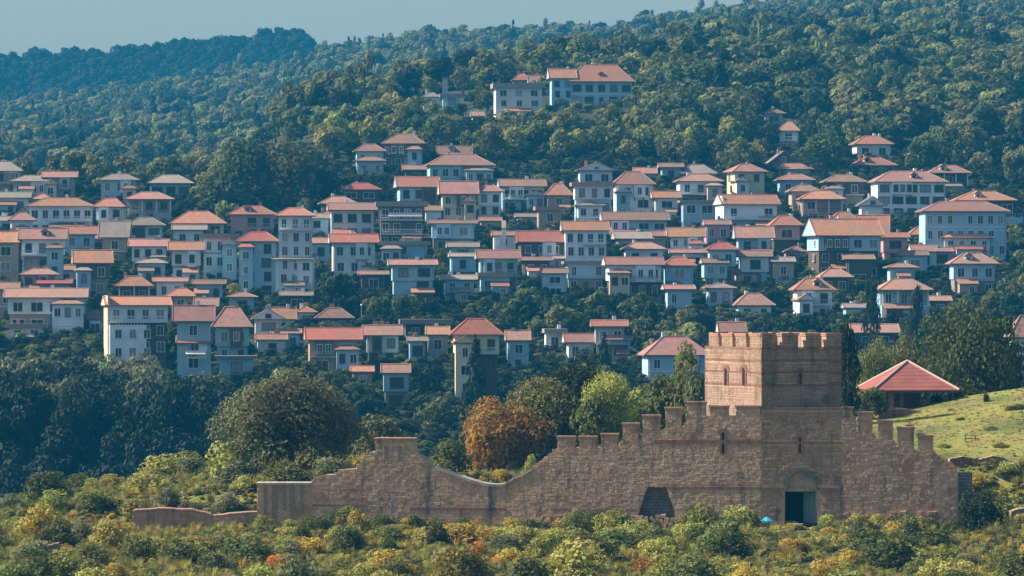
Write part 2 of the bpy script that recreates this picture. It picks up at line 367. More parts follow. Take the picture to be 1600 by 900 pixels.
def scatter_stuff(name, pts, scl, protos, label, cat, pick=None):
    """one object: many instances spread by geometry nodes over the given points"""
    me = bpy.data.meshes.new(name); me.from_pydata([tuple(p) for p in pts], [], [])
    n = len(pts); rg = np.random.default_rng(len(name) + n)
    a = me.attributes.new("sc", 'FLOAT_VECTOR', 'POINT'); a.data.foreach_set("vector", np.asarray(scl, float).ravel())
    a = me.attributes.new("rz", 'FLOAT_VECTOR', 'POINT'); rot = np.zeros((n, 3)); rot[:, 2] = rg.uniform(0, 6.28, n); a.data.foreach_set("vector", rot.ravel())
    a = me.attributes.new("pi", 'INT', 'POINT'); a.data.foreach_set("value", (rg.integers(0, len(protos), n) if pick is None else np.asarray(pick)).astype(np.int32))
    o = link(name, me); tag(o, label, cat, kind="stuff")
    pc = bpy.data.collections.new(name + "_kinds")
    for i, (pm) in enumerate(protos):
        po = bpy.data.objects.new("%s_kind_%02d" % (name, i), pm); pc.objects.link(po)
    g = bpy.data.node_groups.new(name + "_scatter", "GeometryNodeTree")
    g.interface.new_socket("Geometry", in_out='INPUT', socket_type='NodeSocketGeometry'); g.interface.new_socket("Geometry", in_out='OUTPUT', socket_type='NodeSocketGeometry')
    gi = g.nodes.new("NodeGroupInput"); go = g.nodes.new("NodeGroupOutput"); ip = g.nodes.new("GeometryNodeInstanceOnPoints")
    ci = g.nodes.new("GeometryNodeCollectionInfo"); ci.inputs["Collection"].default_value = pc; ci.inputs["Separate Children"].default_value = True; ci.inputs["Reset Children"].default_value = True
    def na(nm, ty):
        x = g.nodes.new("GeometryNodeInputNamedAttribute"); x.data_type = ty; x.inputs["Name"].default_value = nm; return x.outputs["Attribute"]
    er = g.nodes.new("FunctionNodeEulerToRotation"); g.links.new(na("rz", 'FLOAT_VECTOR'), er.inputs[0])
    g.links.new(gi.outputs[0], ip.inputs["Points"]); g.links.new(ci.outputs[0], ip.inputs["Instance"]); ip.inputs["Pick Instance"].default_value = True
    g.links.new(na("pi", 'INT'), ip.inputs["Instance Index"]); g.links.new(er.outputs[0], ip.inputs["Rotation"]); g.links.new(na("sc", 'FLOAT_VECTOR'), ip.inputs["Scale"])
    g.links.new(ip.outputs[0], go.inputs[0])
    o.modifiers.new("scatter", 'NODES').node_group = g
    return o
# ---------------------------------------------------------------- fortress
def face_stones(mb, p0, dx, nrm, length, zb, zt, rs, row=(0.15, 0.27), wid=(0.16, 0.46), keep=None, proud=(0.0, 0.03), t0=0.0):
    """uneven proud stones over a wall face; p0 plan point, dx plan direction, nrm outward; zb, zt functions of s"""
    z = min(zb(s) for s in np.linspace(0, length, 12)); top = max(zt(s) for s in np.linspace(0, length, 60))
    while z < top:
        h = rs.uniform(*row); s = -rs.uniform(0, 0.3)
        while s < length:
            wdt = rs.uniform(*wid); a, b = max(s, 0.0), min(s + wdt, length); s += wdt
            if b - a < 0.1: continue
            m = (a + b) / 2; z1 = min(z + h, zt(m)); z0 = max(z, zb(m))
            if z1 - z0 < 0.08 or (keep and not keep(a, b, z0, z1)): continue
            g = 0.006; jj = min(h, .3) * .16; j = lambda: rs.uniform(-jj * .6, jj); pr = rs.uniform(*proud); q = []
            for dep, ins in ((-0.02, 0), (pr, 0.02)):
                for (ss, zz) in ((a + g + ins + j(), z0 + g + ins), (b - g - ins + j(), z0 + g + ins + j()), (b - g - ins + j(), z1 - g - ins), (a + g + ins + j(), z1 - g - ins + j())):
                    q.append((p0[0] + dx[0] * ss + nrm[0] * dep, p0[1] + dx[1] * ss + nrm[1] * dep, zz))
            mb.hexa(q, 0, min(1, max(0, rs.gauss(0.45 + t0, 0.27))), skip=(0,))
        z += h

def course(mb, p0, dx, nrm, s0, s1, z, rs, rows_=2, proud=0.05, bl=0.34, bh=0.085):
    for r in range(rows_):
        s = s0 - (bl / 2 if r % 2 else 0)
        while s < s1:
            a, b = max(s, s0), min(s + bl - 0.015, s1); s += bl
            if b - a < 0.05: continue
            zz = z + r * (bh + 0.012); q = []
            for k in (0, bh):
                for ss, dp in ((a, proud), (b, proud), (b, -0.1), (a, -0.1)):
                    q.append((p0[0] + dx[0] * ss + nrm[0] * dp, p0[1] + dx[1] * ss + nrm[1] * dp, zz + k))
            mb.hexa(q, 0, rs.random())

class Face:
    """a straight wall front between two picture columns; s runs left to right along it"""
    def __init__(f, a, b):
        f.a = Vector(a); f.b = Vector(b); f.L = (f.b - f.a).length; f.dx = (f.b - f.a).normalized(); f.n = Vector((f.dx.y, -f.dx.x))
    def s_of(f, px):
        k = (px - 800) / F; return (k * f.a.y - f.a.x) / (f.dx.x - k * f.dx.y)
    def d(f, s): return f.a.y + f.dx.y * s
    def px(f, s): q = f.a + f.dx * s; return 800 + q.x * F / q.y
    def z(f, px, py): return (450 - py) * f.d(f.s_of(px)) / F
    def pt(f, s, z, dep=0.0): return (f.a.x + f.dx.x * s + f.n.x * dep, f.a.y + f.dx.y * s + f.n.y * dep, z)

def wall_body(mb, fc, s0, s1, top, thick, bot=None, extra=(), step=0.4):
    ss = sorted(set(np.round(np.concatenate([np.arange(s0, s1, step), [s1], [e for e in extra if s0 < e < s1]]), 3)))
    for a, b in zip(ss[:-1], ss[1:]):
        e = 1e-4; za, zb_ = top(a + e), top(b - e); ba, bb = (bot(a + e), bot(b - e)) if bot else (-21.5, -21.5)
        P = [fc.pt(a, ba), fc.pt(b, bb), fc.pt(b, bb, -thick), fc.pt(a, ba, -thick), fc.pt(a, za), fc.pt(b, zb_), fc.pt(b, zb_, -thick), fc.pt(a, za, -thick)]
        first, last = a == ss[0], b == ss[-1]
        mb.hexa(P, 0, 0.5, skip=[i for i, c in ((0, bot is None), (3, not last), (5, not first)) if c])

def profile(fc, pts):
    ss = [fc.s_of(p[0]) for p in pts]; zz = [fc.z(*p) for p in pts]
    return (lambda s: float(np.interp(s, ss, zz))), ss

def merlon(parent, fc, x0, x1, top, bot, rs, thick=0.75, stonemat=None, quoin=False, cap=True, dep=0.0):
    s0, s1 = fc.s_of(x0), fc.s_of(x1); zm = fc.z((x0 + x1) / 2, top); zb = fc.z((x0 + x1) / 2, bot) - 0.35; ch = 0.26 if cap else 0.0
    m = MB(); m.hexa([fc.pt(s0, zb, dep), fc.pt(s1, zb, dep), fc.pt(s1, zb, dep - thick), fc.pt(s0, zb, dep - thick), fc.pt(s0, zm - ch, dep), fc.pt(s1, zm - ch, dep), fc.pt(s1, zm - ch, dep - thick), fc.pt(s0, zm - ch, dep - thick)])
    o = m.build("merlon", M_MORTAR, parent)
    st = MB(); pa = fc.pt(s0, 0, dep); q = 0.28 if quoin else 0.0
    face_stones(st, pa, fc.dx, fc.n, s1 - s0 - q, lambda s: zb, lambda s: zm - ch, rs, (0.2, 0.3), (0.25, 0.5))
    st.build("stone_facing", stonemat or M_STONE, o, kind="stuff")
    if quoin:
        b = MB(); z = zb
        while z < zm - ch - 0.08:
            b.hexa([fc.pt(s1 - q, z, dep + 0.03), fc.pt(s1 + 0.03, z, dep + 0.03), fc.pt(s1 + 0.03, z, dep - thick), fc.pt(s1 - q, z, dep - thick)] + [fc.pt(s1 - q, z + 0.085, dep + 0.03), fc.pt(s1 + 0.03, z + 0.085, dep + 0.03), fc.pt(s1 + 0.03, z + 0.085, dep - thick), fc.pt(s1 - q, z + 0.085, dep - thick)], 0, rs.random()); z += 0.097
        b.build("brick_quoin", M_CAP, o, kind="stuff")
    if cap:
        c = MB(); z = zm - ch
        for k, ov in enumerate((0.05, 0.09)):
            s = s0 - ov
            while s < s1 + ov - 0.05:
                e = min(s + 0.3, s1 + ov); hh = 0.115
                c.hexa([fc.pt(s, z, dep + ov), fc.pt(e - .012, z, dep + ov), fc.pt(e - .012, z, dep - thick - ov), fc.pt(s, z, dep - thick - ov), fc.pt(s, z + hh, dep + ov), fc.pt(e - .012, z + hh, dep + ov), fc.pt(e - .012, z + hh, dep - thick - ov), fc.pt(s, z + hh, dep - thick - ov)], 0, rs.random()); s = e
            z += 0.13
        c.build("brick_cap", M_CAP, o, kind="stuff")
    return o

def loophole(parent, fc, px, top, bot, wd, rs, arch=True, brick_w=0.5):
    """a dark slit framed by a small brick arch, set into the face"""
    s = fc.s_of(px); zt, zb = fc.z(px, top), fc.z(px, bot); m = MB()
    m.hexa([fc.pt(s - wd / 2, zb, 0.035), fc.pt(s + wd / 2, zb, 0.035), fc.pt(s + wd / 2, zb, -.3), fc.pt(s - wd / 2, zb, -.3), fc.pt(s - wd / 2, zt, 0.035), fc.pt(s + wd / 2, zt, 0.035), fc.pt(s + wd / 2, zt, -.3), fc.pt(s - wd / 2, zt, -.3)])
    o = m.build("loophole", M_HOLE, parent)
    b = MB(); r0, r1 = wd / 2 + 0.04, brick_w
    for side in (-1, 1):
        z = zb
        while z < zt - r0 - 0.05:
            a0, a1 = sorted((s + side * (wd / 2 + 0.005), s + side * (wd / 2 + 0.17)))
            b.hexa([fc.pt(a0, z, .07), fc.pt(a1, z, .07), fc.pt(a1, z, -.05), fc.pt(a0, z, -.05), fc.pt(a0, z + .08, .07), fc.pt(a1, z + .08, .07), fc.pt(a1, z + .08, -.05), fc.pt(a0, z + .08, -.05)], 0, rs.random()); z += 0.095
    if arch:
        for k in range(9):
            a0, a1 = math.pi * k / 9 + .02, math.pi * (k + 1) / 9 - .02; zc = zt - r0 * 0.5
            P = [(s - math.cos(a) * r, zc + math.sin(a) * r) for a, r in ((a0, r0), (a1, r0), (a1, r1), (a0, r1))]
            b.hexa([fc.pt(p[0], p[1], .075) for p in P] + [fc.pt(p[0], p[1], -.05) for p in P], 0, rs.random())
    b.build("brick_surround", M_BRICK, o, kind="stuff")

M_GATE_SHADE = plain("painted_gate_shade", (0.035, 0.032, 0.03), 0.95, 0.3)  # near-black colour stands in for the unlit inside of the gate passage
M_RIB = plain("stained_stone", (0.25, 0.205, 0.165), 0.9, 0.3)
M_HOLE = plain("dark_opening", (0.02, 0.017, 0.016), 0.95)
C = (19.45, 325.0)                      # the tower corner between its sunny and its shaded front
E = (C[0] + 7.15 * math.cos(math.radians(25)), C[1] + 7.15 * math.sin(math.radians(25)))
LT = (C[0] - 9.5 * math.sin(math.radians(25)), C[1] + 9.5 * math.cos(math.radians(25)))
WL = (X(840, 327.5), 327.5); W0 = (X(790, 327.9), 327.9); G0 = (X(487, 329.7), 329.7); B0 = (X(402, 329.6), 329.6); E2 = (X(1315, 324.4), 324.4); RW = (X(1497, 323.5), 323.5)

def rubble(mb, fc, px0, px1, py0, py1, rs, n):
    for _ in range(n):
        px, py = rs.uniform(px0, px1), rs.uniform(py0, py1); s = fc.s_of(px); z = fc.z(px, py); r = rs.uniform(0.07, 0.19)
        q = [fc.pt(s + r * a * rs.uniform(.7, 1.2), z + r * c * rs.uniform(.5, .9), .12 + r * b) for c in (-1, 1) for a, b in ((-1, 1), (1, 1), (1, -1), (-1, -1))]
        mb.hexa(q, 0, rs.random())

def fortress():
    rs = random.Random(3)
    # ---- long curtain wall left of the tower
    root = empty("curtain_wall", (0, 0, 0)); tag(root, "long stone curtain wall with stepped merlons climbing up to the square tower", "wall")
    fc = Face(WL, C)
    top, ss = profile(fc, [(836, 728), (845, 720), (853, 714), (869, 701), (965, 699), (972, 692), (1000, 690), (1003, 676), (1033, 674), (1039, 668), (1070, 667), (1073, 650), (1200, 649)])
    def trap(px, py):     # the sloping sided niche
        if not 750 < py: return False
        f = min(1, max(0, (py - 761) / 43)); return py > 761 and 1011 - 14 * f < px < 1041 + 15 * f
    def nbot(s):
        px = fc.px(s)
        if px < 997 or px > 1056: return -21.5
        py = 761 if 1011 <= px <= 1041 else (761 + (1011 - px) / 14 * 43 if px < 1011 else 761 + (px - 1041) / 15 * 43)
        return fc.z(px, min(py, 804))
    m = MB(); wall_body(m, fc, 0, fc.L, top, 1.8, nbot, ss + [fc.s_of(x) for x in (997, 1011, 1041, 1056)], 0.3); m.build("wall_core", M_MORTAR, root)
    st = MB()
    def keep(a, b, z0, z1):
        for sx in (a + .03, b - .03):
            for zz in (z0 + .04, z1 - .04):
                px = fc.px(sx); py = 450 - zz * F / fc.d(sx)
                if trap(px, py): return False
                if abs(py - 691) < 3.0 and px > 1022: return False
                if abs(py - 762) < 2.6 and px > 1041: return False
        return True
    face_stones(st, WL, fc.dx, fc.n, fc.L, lambda s: -20.2, top, rs, keep=keep); st.build("stone_facing", M_STONE, root, kind="stuff")
    bk = MB(); course(bk, WL, fc.dx, fc.n, fc.s_of(1022), fc.L, fc.z(1100, 693), rs, 3); course(bk, WL, fc.dx, fc.n, fc.s_of(1042), fc.L, fc.z(1100, 764), rs, 2)
    course(bk, WL, fc.dx, fc.n, fc.s_of(860), fc.s_of(995), fc.z(930, 797), rs, 1); bk.build("brick_band", M_BRICK, root, kind="stuff")
    ni = MB(); s0, s1 = fc.s_of(995), fc.s_of(1058)      # coursed panel at the back of the niche
    ni.hexa([fc.pt(s0, -21, -.75), fc.pt(s1, -21, -.75), fc.pt(s1, -21, -1.2), fc.pt(s0, -21, -1.2), fc.pt(s0, fc.z(1020, 757), -.75), fc.pt(s1, fc.z(1020, 757), -.75), fc.pt(s1, fc.z(1020, 757), -1.2), fc.pt(s0, fc.z(1020, 757), -1.2)])
    n_o = ni.build("niche_panel", M_SLATE, root)
    ns = MB(); face_stones(ns, fc.pt(s0, 0, -.75), fc.dx, fc.n, s1 - s0, lambda s: -21, lambda s: fc.z(1020, 757), rs, (0.2, 0.26), (0.35, 0.8), proud=(0.02, 0.09)); ns.build("stone_courses", M_SLATE, n_o, kind="stuff")
    for x0, x1, t, b in ((871, 898, 681, 700), (905.5, 931, 681, 698), (939.5, 964, 677, 700), (973, 997, 660.5, 690), (1004, 1030, 648, 675), (1039.5, 1064, 636, 668), (1074, 1102, 627, 649), (1109, 1138, 633, 649), (1150, 1188, 633, 649)):
        merlon(root, fc, x0, x1, t, b, rs, quoin=x1 < 1070)
    loophole(root, fc, 1130, 676, 709, 0.2, rs, True, 0.42)
    rb = MB(); rubble(rb, fc, 842, 1000, 806, 838, rs, 150); rubble(rb, fc, 1000, 1056, 806, 836, rs, 110); rubble(rb, fc, 1056, 1190, 808, 836, rs, 90); rb.build("rubble_footing", M_STONE, root, kind="stuff")

    # ---- wall with the pinnacle and the curved dip
    r2 = empty("gabled_wall", (0, 0, 0)); tag(r2, "ruined wall section with a stepped gable pinnacle and a curved dip beside it", "wall")
    f2 = Face(G0, W0)
    t2, s2 = profile(f2, [(486, 755), (489, 748), (492, 746), (508, 742), (526, 741), (528, 735), (559, 732), (561, 725), (567, 718), (572, 712), (578, 709), (580, 706), (648, 706), (656, 711), (666, 718), (674, 727), (680, 734), (695, 739), (710, 744), (734, 753), (748, 757), (762, 760), (775, 761), (790, 760)])
    m = MB(); wall_body(m, f2, 0, f2.L, t2, 1.5, None, s2, 0.3); m.build("wall_core", M_MORTAR, r2)
    st = MB(); face_stones(st, G0, f2.dx, f2.n, f2.L, lambda s: -20.4, t2, rs, (0.16, 0.28), (0.18, 0.5)); st.build("stone_facing", M_STONE, r2, kind="stuff")
    bk = MB(); course(bk, G0, f2.dx, f2.n, f2.s_of(489), f2.s_of(570), f2.z(600, 791), rs, 1); course(bk, G0, f2.dx, f2.n, f2.s_of(640), f2.L, f2.z(700, 797), rs, 2); bk.build("brick_band", M_BRICK, r2, kind="stuff")
    merlon(r2, f2, 586, 648, 684, 706, rs, thick=1.4)
    sl = MB()      # two weep slots below the pinnacle
    for px, a, b in ((603, 697, 716), (624, 697, 720)):
        s = f2.s_of(px); sl.hexa([f2.pt(s - .12, f2.z(px, b), .05), f2.pt(s + .12, f2.z(px, b), .05), f2.pt(s + .12, f2.z(px, b), -.1), f2.pt(s - .12, f2.z(px, b), -.1), f2.pt(s - .12, f2.z(px, a), .05), f2.pt(s + .12, f2.z(px, a), .05), f2.pt(s + .12, f2.z(px, a), -.1), f2.pt(s - .12, f2.z(px, a), -.1)])
    sl.build("weathered_slot", M_SLATE, r2, kind="stuff")
    f3 = Face(W0, WL); t3, s3 = profile(f3, [(788, 760), (800, 750), (815, 745), (830, 738), (838, 727), (842, 723)])
    m = MB(); wall_body(m, f3, 0, f3.L, t3, 1.5, None, s3, 0.25); m.build("wall_core", M_MORTAR, r2)
    st = MB(); face_stones(st, W0, f3.dx, f3.n, f3.L, lambda s: -20.4, t3, rs); st.build("stone_facing", M_STONE, r2, kind="stuff")
    cp = MB()      # pale coping stones following the dip
    for ff, tt, x0, x1 in ((f2, t2, 679, 790), (f3, t3, 790, 834)):
        a = ff.s_of(x0); e = ff.s_of(x1)
        while a < e - .1:
            b = min(a + rs.uniform(.45, .75), e); za, zb = tt(a + .01), tt(b - .01); h = .22
            cp.hexa([ff.pt(a, za, .1), ff.pt(b - .02, zb, .1), ff.pt(b - .02, zb, -1.6), ff.pt(a, za, -1.6), ff.pt(a, za + h, .1), ff.pt(b - .02, zb + h, .1), ff.pt(b - .02, zb + h, -1.6), ff.pt(a, za + h, -1.6)], 0, rs.random()); a = b
    cp.build("coping", M_COPE, r2, kind="stuff")

    # ---- low square block at the left end
    r4 = empty("low_bastion", (0, 0, 0)); tag(r4, "low flat topped stone block at the end of the wall by the bushes", "wall")
    f4 = Face(B0, G0); t4 = lambda s: f4.z(445, 757.5)
    m = MB(); wall_body(m, f4, 0, f4.L, t4, 2.2, None, (), 0.5); m.build("wall_core", M_MORTAR, r4)
    st = MB(); face_stones(st, B0, f4.dx, f4.n, f4.L, lambda s: -20.4, t4, rs); st.build("stone_facing", M_STONE, r4, kind="stuff")
    for s, wd, f in ((.5, .25, .8), (1.15, .4, 1), (2.0, .22, .6), (2.55, .35, .95), (3.4, .2, .7)):
        b = MB(); z0 = t4(0) - 3.4 * f; b.hexa([f4.pt(s + .06, z0, .10), f4.pt(s + wd - .03, z0, .10), f4.pt(s + wd - .03, z0, -.05), f4.pt(s + .06, z0, -.05), f4.pt(s, t4(0) - .05, .07), f4.pt(s + wd, t4(0) - .05, .07), f4.pt(s + wd, t4(0) - .05, -.05), f4.pt(s, t4(0) - .05, -.05)]); b.build("stone_rib", M_RIB, r4)
    cp = MB(); a = -.05
    while a < f4.L:
        b = min(a + rs.uniform(.5, .8), f4.L); z = t4(0); cp.hexa([f4.pt(a, z, .1), f4.pt(b - .02, z, .1), f4.pt(b - .02, z, -2.3), f4.pt(a, z, -2.3), f4.pt(a, z + .16, .1), f4.pt(b - .02, z + .16, .1), f4.pt(b - .02, z + .16, -2.3), f4.pt(a, z + .16, -2.3)], 0, rs.random()); a = b
    cp.build("coping", M_COPE, r4, kind="stuff")

    # ---- the tower with the gate in its foot
    tw = empty("gate_tower", (0, 0, 0)); tag(tw, "square stone tower with red brick bands, battlements and an arched gate", "tower")
    ff = Face(C, E); gf = Face(C, E2); fl = Face(LT, C); zt = Z(545, C[1]); zw = Z(637, C[1])     # gf: the gate front under the tower
    LX, RX, SP, AP = 1228, 1274, 764, 735          # arch jambs, spring line, crown
    def arch_py(px):
        f = (px - (LX + RX) / 2) / ((RX - LX) / 2); return SP - (SP - AP) * math.sqrt(max(0, 1 - f * f)) if abs(f) <= 1 else None
    def gb(s):
        px = gf.px(s); a = arch_py(px)
        if a is not None: return gf.z(px, a)
        if 1226 < px < 1281: return gf.z(px, 768)
        return -21.5
    ex = [gf.s_of(x) for x in np.linspace(LX, RX, 13)] + [gf.s_of(1226), gf.s_of(1281)]; low = lambda s: -13.6
    m = MB(); wall_body(m, gf, 0, gf.L, lambda s: zw, 2.2, gb, ex, 0.6); m.build("gate_wall", M_MORTAR, tw)
    m = MB(); wall_body(m, ff, 0, ff.L, lambda s: zt, 1.2, low, (), 3.0)
    wall_body(m, fl, 0, fl.L, lambda s: zt, 1.2, low, (), 3.0)
    fr = Face(E, (E[0] + LT[0] - C[0], E[1] + LT[1] - C[1])); fb = Face(fr.b, LT)
    wall_body(m, fr, 0, fr.L, lambda s: zt, 1.2, low, (), 3.0); wall_body(m, fb, 0.01, fb.L - 0.01, lambda s: zt, 1.2, low, (), 3.0)
    m.build("tower_wall", M_MORTAR, tw)
    fl_ = MB(); z = zt - 0.9; fl_.poly([(*LT, z), (*C, z), (*E, z), (*fr.b, z)]); fl_.build("roof_deck", M_MORTAR, tw)
    bands = (544.5, 563.5, 582, 602, 638, 691, 763)
    def keepf(a, b, z0, z1):
        for sx in (a + .02, b - .02):
            for zz in (z0 + .03, z1 - .03):
                px = gf.px(sx); py = 450 - zz * F / gf.d(sx)
                if 1225 < px < 1281 and 760 < py < 826: return False
                a_ = arch_py(px)
                if a_ is not None and a_ - 4 < py < 826: return False
                if any(abs(py - q) < 2.3 for q in bands): return False
        return True
    st = MB(); keepu = lambda a, b, z0, z1: not any(z0 < (450 - q) * ff.d((a + b) / 2) / F < z1 - .02 for q in bands[:4])
    face_stones(st, C, ff.dx, ff.n, ff.L, lambda s: zw, lambda s: zt, rs, (0.17, 0.26), (0.2, 0.55), keep=keepu, proud=(0.0, 0.035))
    face_stones(st, C, gf.dx, gf.n, gf.L, lambda s: -20.3, lambda s: zw, rs, (0.17, 0.26), (0.2, 0.55), keep=keepf, proud=(0.0, 0.035))
    def keepl(a, b, z0, z1): return not any(z0 < (450 - q) * fl.d((a + b) / 2) / F < z1 - .02 for q in bands[:4])
    face_stones(st, LT, fl.dx, fl.n, fl.L, lambda s: -13.5, lambda s: zt, rs, keep=keepl, proud=(0.0, 0.014))
    face_stones(st, E, fr.dx, fr.n, fr.L, lambda s: -15, lambda s: zt, rs, (0.3, 0.5), (0.5, 0.9))
    st.build("stone_facing", M_ASHLAR, tw, kind="stuff")
    bk = MB()
    for q in bands:
        zc = (450 - q - 1.6) * 326 / F
        if q < 610: course(bk, C, ff.dx, ff.n, 0, ff.L, zc, rs, 2)
        elif q < 700: course(bk, C, gf.dx, gf.n, 0, gf.L, zc, rs, 2)
        else: course(bk, C, gf.dx, gf.n, 0, gf.s_of(1226), zc, rs, 2); course(bk, C, gf.dx, gf.n, gf.s_of(1276), gf.L, zc, rs, 2)
        if q < 610: course(bk, LT, fl.dx, fl.n, 0, fl.L, zc, rs, 2, 0.03)
    bk.build("brick_band", M_BRICK, tw, kind="stuff")
    for x0, x1 in ((1190.5, 1207), (1222, 1247), (1259, 1280), (1291, 1314.5)): merlon(tw, ff, x0, x1, 520, 545, rs, stonemat=M_ASHLAR)
    for x0, x1 in ((1110.5, 1123), (1128, 1144.5), (1149.5, 1166), (1171.5, 1188.5)): merlon(tw, fl, x0, x1, 520.5, 545, rs, stonemat=M_ASHLAR)
    for fz in (fr, fb):
        for k in range(4):
            s0 = (k + .1) * fz.L / 4; s1 = (k + .8) * fz.L / 4; b = MB(); b.hexa([fz.pt(s0, zt - .3), fz.pt(s1, zt - .3), fz.pt(s1, zt - .3, -.7), fz.pt(s0, zt - .3, -.7), fz.pt(s0, zt + 1.2), fz.pt(s1, zt + 1.2), fz.pt(s1, zt + 1.2, -.7), fz.pt(s0, zt + 1.2, -.7)]); b.build("merlon", M_ASHLAR, tw)
    for px in (1135, 1163): loophole(tw, fl, px, 577, 602, 0.42, rs, True, 0.34 + 0.2)
    loophole(tw, ff, 1250, 582, 600, 0.16, rs, True, 0.38); loophole(tw, gf, 1250, 684, 707, 0.16, rs, True, 0.34)
    bn = MB()        # round blind window of brick
    s, zc = ff.s_of(1290), ff.z(1290, 624)
    for k in range(14):
        a0, a1 = 2 * math.pi * k / 14 + .02, 2 * math.pi * (k + 1) / 14 - .02
        for r0, r1 in ((0.02, .18), (.2, .37)):
            P = [(s + math.cos(a) * r, zc + math.sin(a) * r) for a, r in ((a0, r0), (a0, r1), (a1, r1), (a1, r0))]
            bn.hexa([ff.pt(p[0], p[1], .05) for p in P] + [ff.pt(p[0], p[1], -.05) for p in P], 0, rs.random())
    bn.build("round_brick_panel", M_BRICK, tw, kind="stuff")
    vo = MB()        # arch ring
    for k in range(17):
        a0, a1 = math.pi * k / 17 + .012, math.pi * (k + 1) / 17 - .012; cx = gf.s_of((LX + RX) / 2); rx = (gf.s_of(RX) - gf.s_of(LX)) / 2; rz = (SP - AP) * 325 / F; z0 = gf.z(1250, SP)
        P = [(cx - math.cos(a) * (rx + e), z0 + math.sin(a) * (rz + e)) for a, e in ((a0, -.06), (a1, -.06), (a1, .22), (a0, .22))]
        vo.hexa([gf.pt(p[0], p[1], .05) for p in P] + [gf.pt(p[0], p[1], -.3) for p in P], 0, rs.random())
    arch = vo.build("gate_arch", M_SLATE, tw)
    ty = MB(); P = [(gf.s_of(x), gf.z(x, arch_py(x))) for x in np.linspace(LX, RX, 15)]; zl = gf.z(1250, 768)
    ty.poly([gf.pt(gf.s_of(LX), zl, -.35)] + [gf.pt(gf.s_of(RX), zl, -.35)] + [gf.pt(a, b, -.35) for a, b in reversed(P)])
    a, b = gf.s_of(1225), gf.s_of(1282); ty.hexa([gf.pt(a, zl - .02, -.1), gf.pt(b, zl - .02, -.1), gf.pt(b, zl - .02, -1.2), gf.pt(a, zl - .02, -1.2), gf.pt(a, zl + .2, -.1), gf.pt(b, zl + .2, -.1), gf.pt(b, zl + .2, -1.2), gf.pt(a, zl + .2, -1.2)])
    ty.build("tympanum", M_MORTAR, arch)
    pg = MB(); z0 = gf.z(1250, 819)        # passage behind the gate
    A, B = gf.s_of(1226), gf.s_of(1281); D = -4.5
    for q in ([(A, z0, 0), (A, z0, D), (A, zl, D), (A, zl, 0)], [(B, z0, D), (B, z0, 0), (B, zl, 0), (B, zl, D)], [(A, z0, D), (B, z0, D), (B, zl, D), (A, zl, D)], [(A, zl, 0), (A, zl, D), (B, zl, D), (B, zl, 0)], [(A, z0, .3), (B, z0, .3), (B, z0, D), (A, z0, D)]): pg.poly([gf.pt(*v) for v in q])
    pg.build("gate_passage", M_GATE_SHADE, tw)
    hinge = gf.s_of(1281); ang = math.radians(35)   # the open leaf, seen as the paler right half of the doorway
    dr = empty("door", gf.pt(hinge, 0, -.1)); dr.parent = tw; dr.rotation_euler = (0, 0, math.atan2(gf.dx.y, gf.dx.x))
    lw = 1.6
    for k in range(5):
        p = MB(); x0, x1 = -lw * (k + 1) / 5 + .012, -lw * k / 5 - .012
        p.hexa([(x0 * math.cos(ang), -x0 * math.sin(ang), z0 + .05), (x1 * math.cos(ang), -x1 * math.sin(ang), z0 + .05), (x1 * math.cos(ang) + .05, -x1 * math.sin(ang) + .07, z0 + .05), (x0 * math.cos(ang) + .05, -x0 * math.sin(ang) + .07, z0 + .05)] + [(x0 * math.cos(ang), -x0 * math.sin(ang), zl - .08), (x1 * math.cos(ang), -x1 * math.sin(ang), zl - .08), (x1 * math.cos(ang) + .05, -x1 * math.sin(ang) + .07, zl - .08), (x0 * math.cos(ang) + .05, -x0 * math.sin(ang) + .07, zl - .08)])
        p.build("plank", M_DOOR, dr)
    sp = MB(); a, b = gf.s_of(1231), gf.s_of(1255); sp.hexa([gf.pt(a, z0 - .25, .75), gf.pt(b, z0 - .25, .75), gf.pt(b, z0 - .25, .1), gf.pt(a, z0 - .25, .1), gf.pt(a, z0 + .06, .75), gf.pt(b, z0 + .06, .75), gf.pt(b, z0 + .06, .1), gf.pt(a, z0 + .06, .1)]); sp.build("threshold", M_COPE, tw)

    # ---- right wing
    r5 = empty("stepped_wall", (0, 0, 0)); tag(r5, "rough stone wall with separate stepped merlons going down beside the grass slope", "wall")
    f5 = Face(E2, RW); t5, s5 = profile(f5, [(1312, 652), (1337, 653), (1338, 676), (1366, 679), (1369, 687), (1398, 690), (1400, 700), (1431, 703), (1460, 706), (1466, 713), (1490, 726), (1495, 736), (1498, 746)])
    m = MB(); wall_body(m, f5, 0.02, f5.L, t5, 1.6, None, s5, 0.3); m.build("wall_core", M_MORTAR, r5)
    st = MB(); face_stones(st, E2, f5.dx, f5.n, f5.L, lambda s: -20.3, t5, rs, (0.15, 0.3), (0.16, 0.5), proud=(0.0, 0.05)); st.build("stone_facing", M_STONE, r5, kind="stuff")
    fe = Face(RW, (RW[0] + .4, RW[1] + 6)); te, se = profile(fe, [(1400, 746), (1560, 746)]); m = MB(); wall_body(m, fe, 0, fe.L, lambda s: f5.z(1497, 742), 1.5); m.build("wall_core", M_MORTAR, r5)
    st = MB(); face_stones(st, RW, fe.dx, fe.n, fe.L, lambda s: -20, lambda s: f5.z(1497, 742), rs); st.build("stone_facing", M_STONE, r5, kind="stuff")
    for x0, x1, t, b in ((1316, 1333, 635, 655), (1340, 1363, 643, 679), (1372, 1395, 656, 690), (1402, 1428, 666.5, 702), (1434, 1458, 679, 706)): merlon(r5, f5, x0, x1, t, b, rs)
    rb = MB(); rubble(rb, f5, 1318, 1480, 800, 838, rs, 140); rb.build("rubble_footing", M_STONE, r5, kind="stuff")
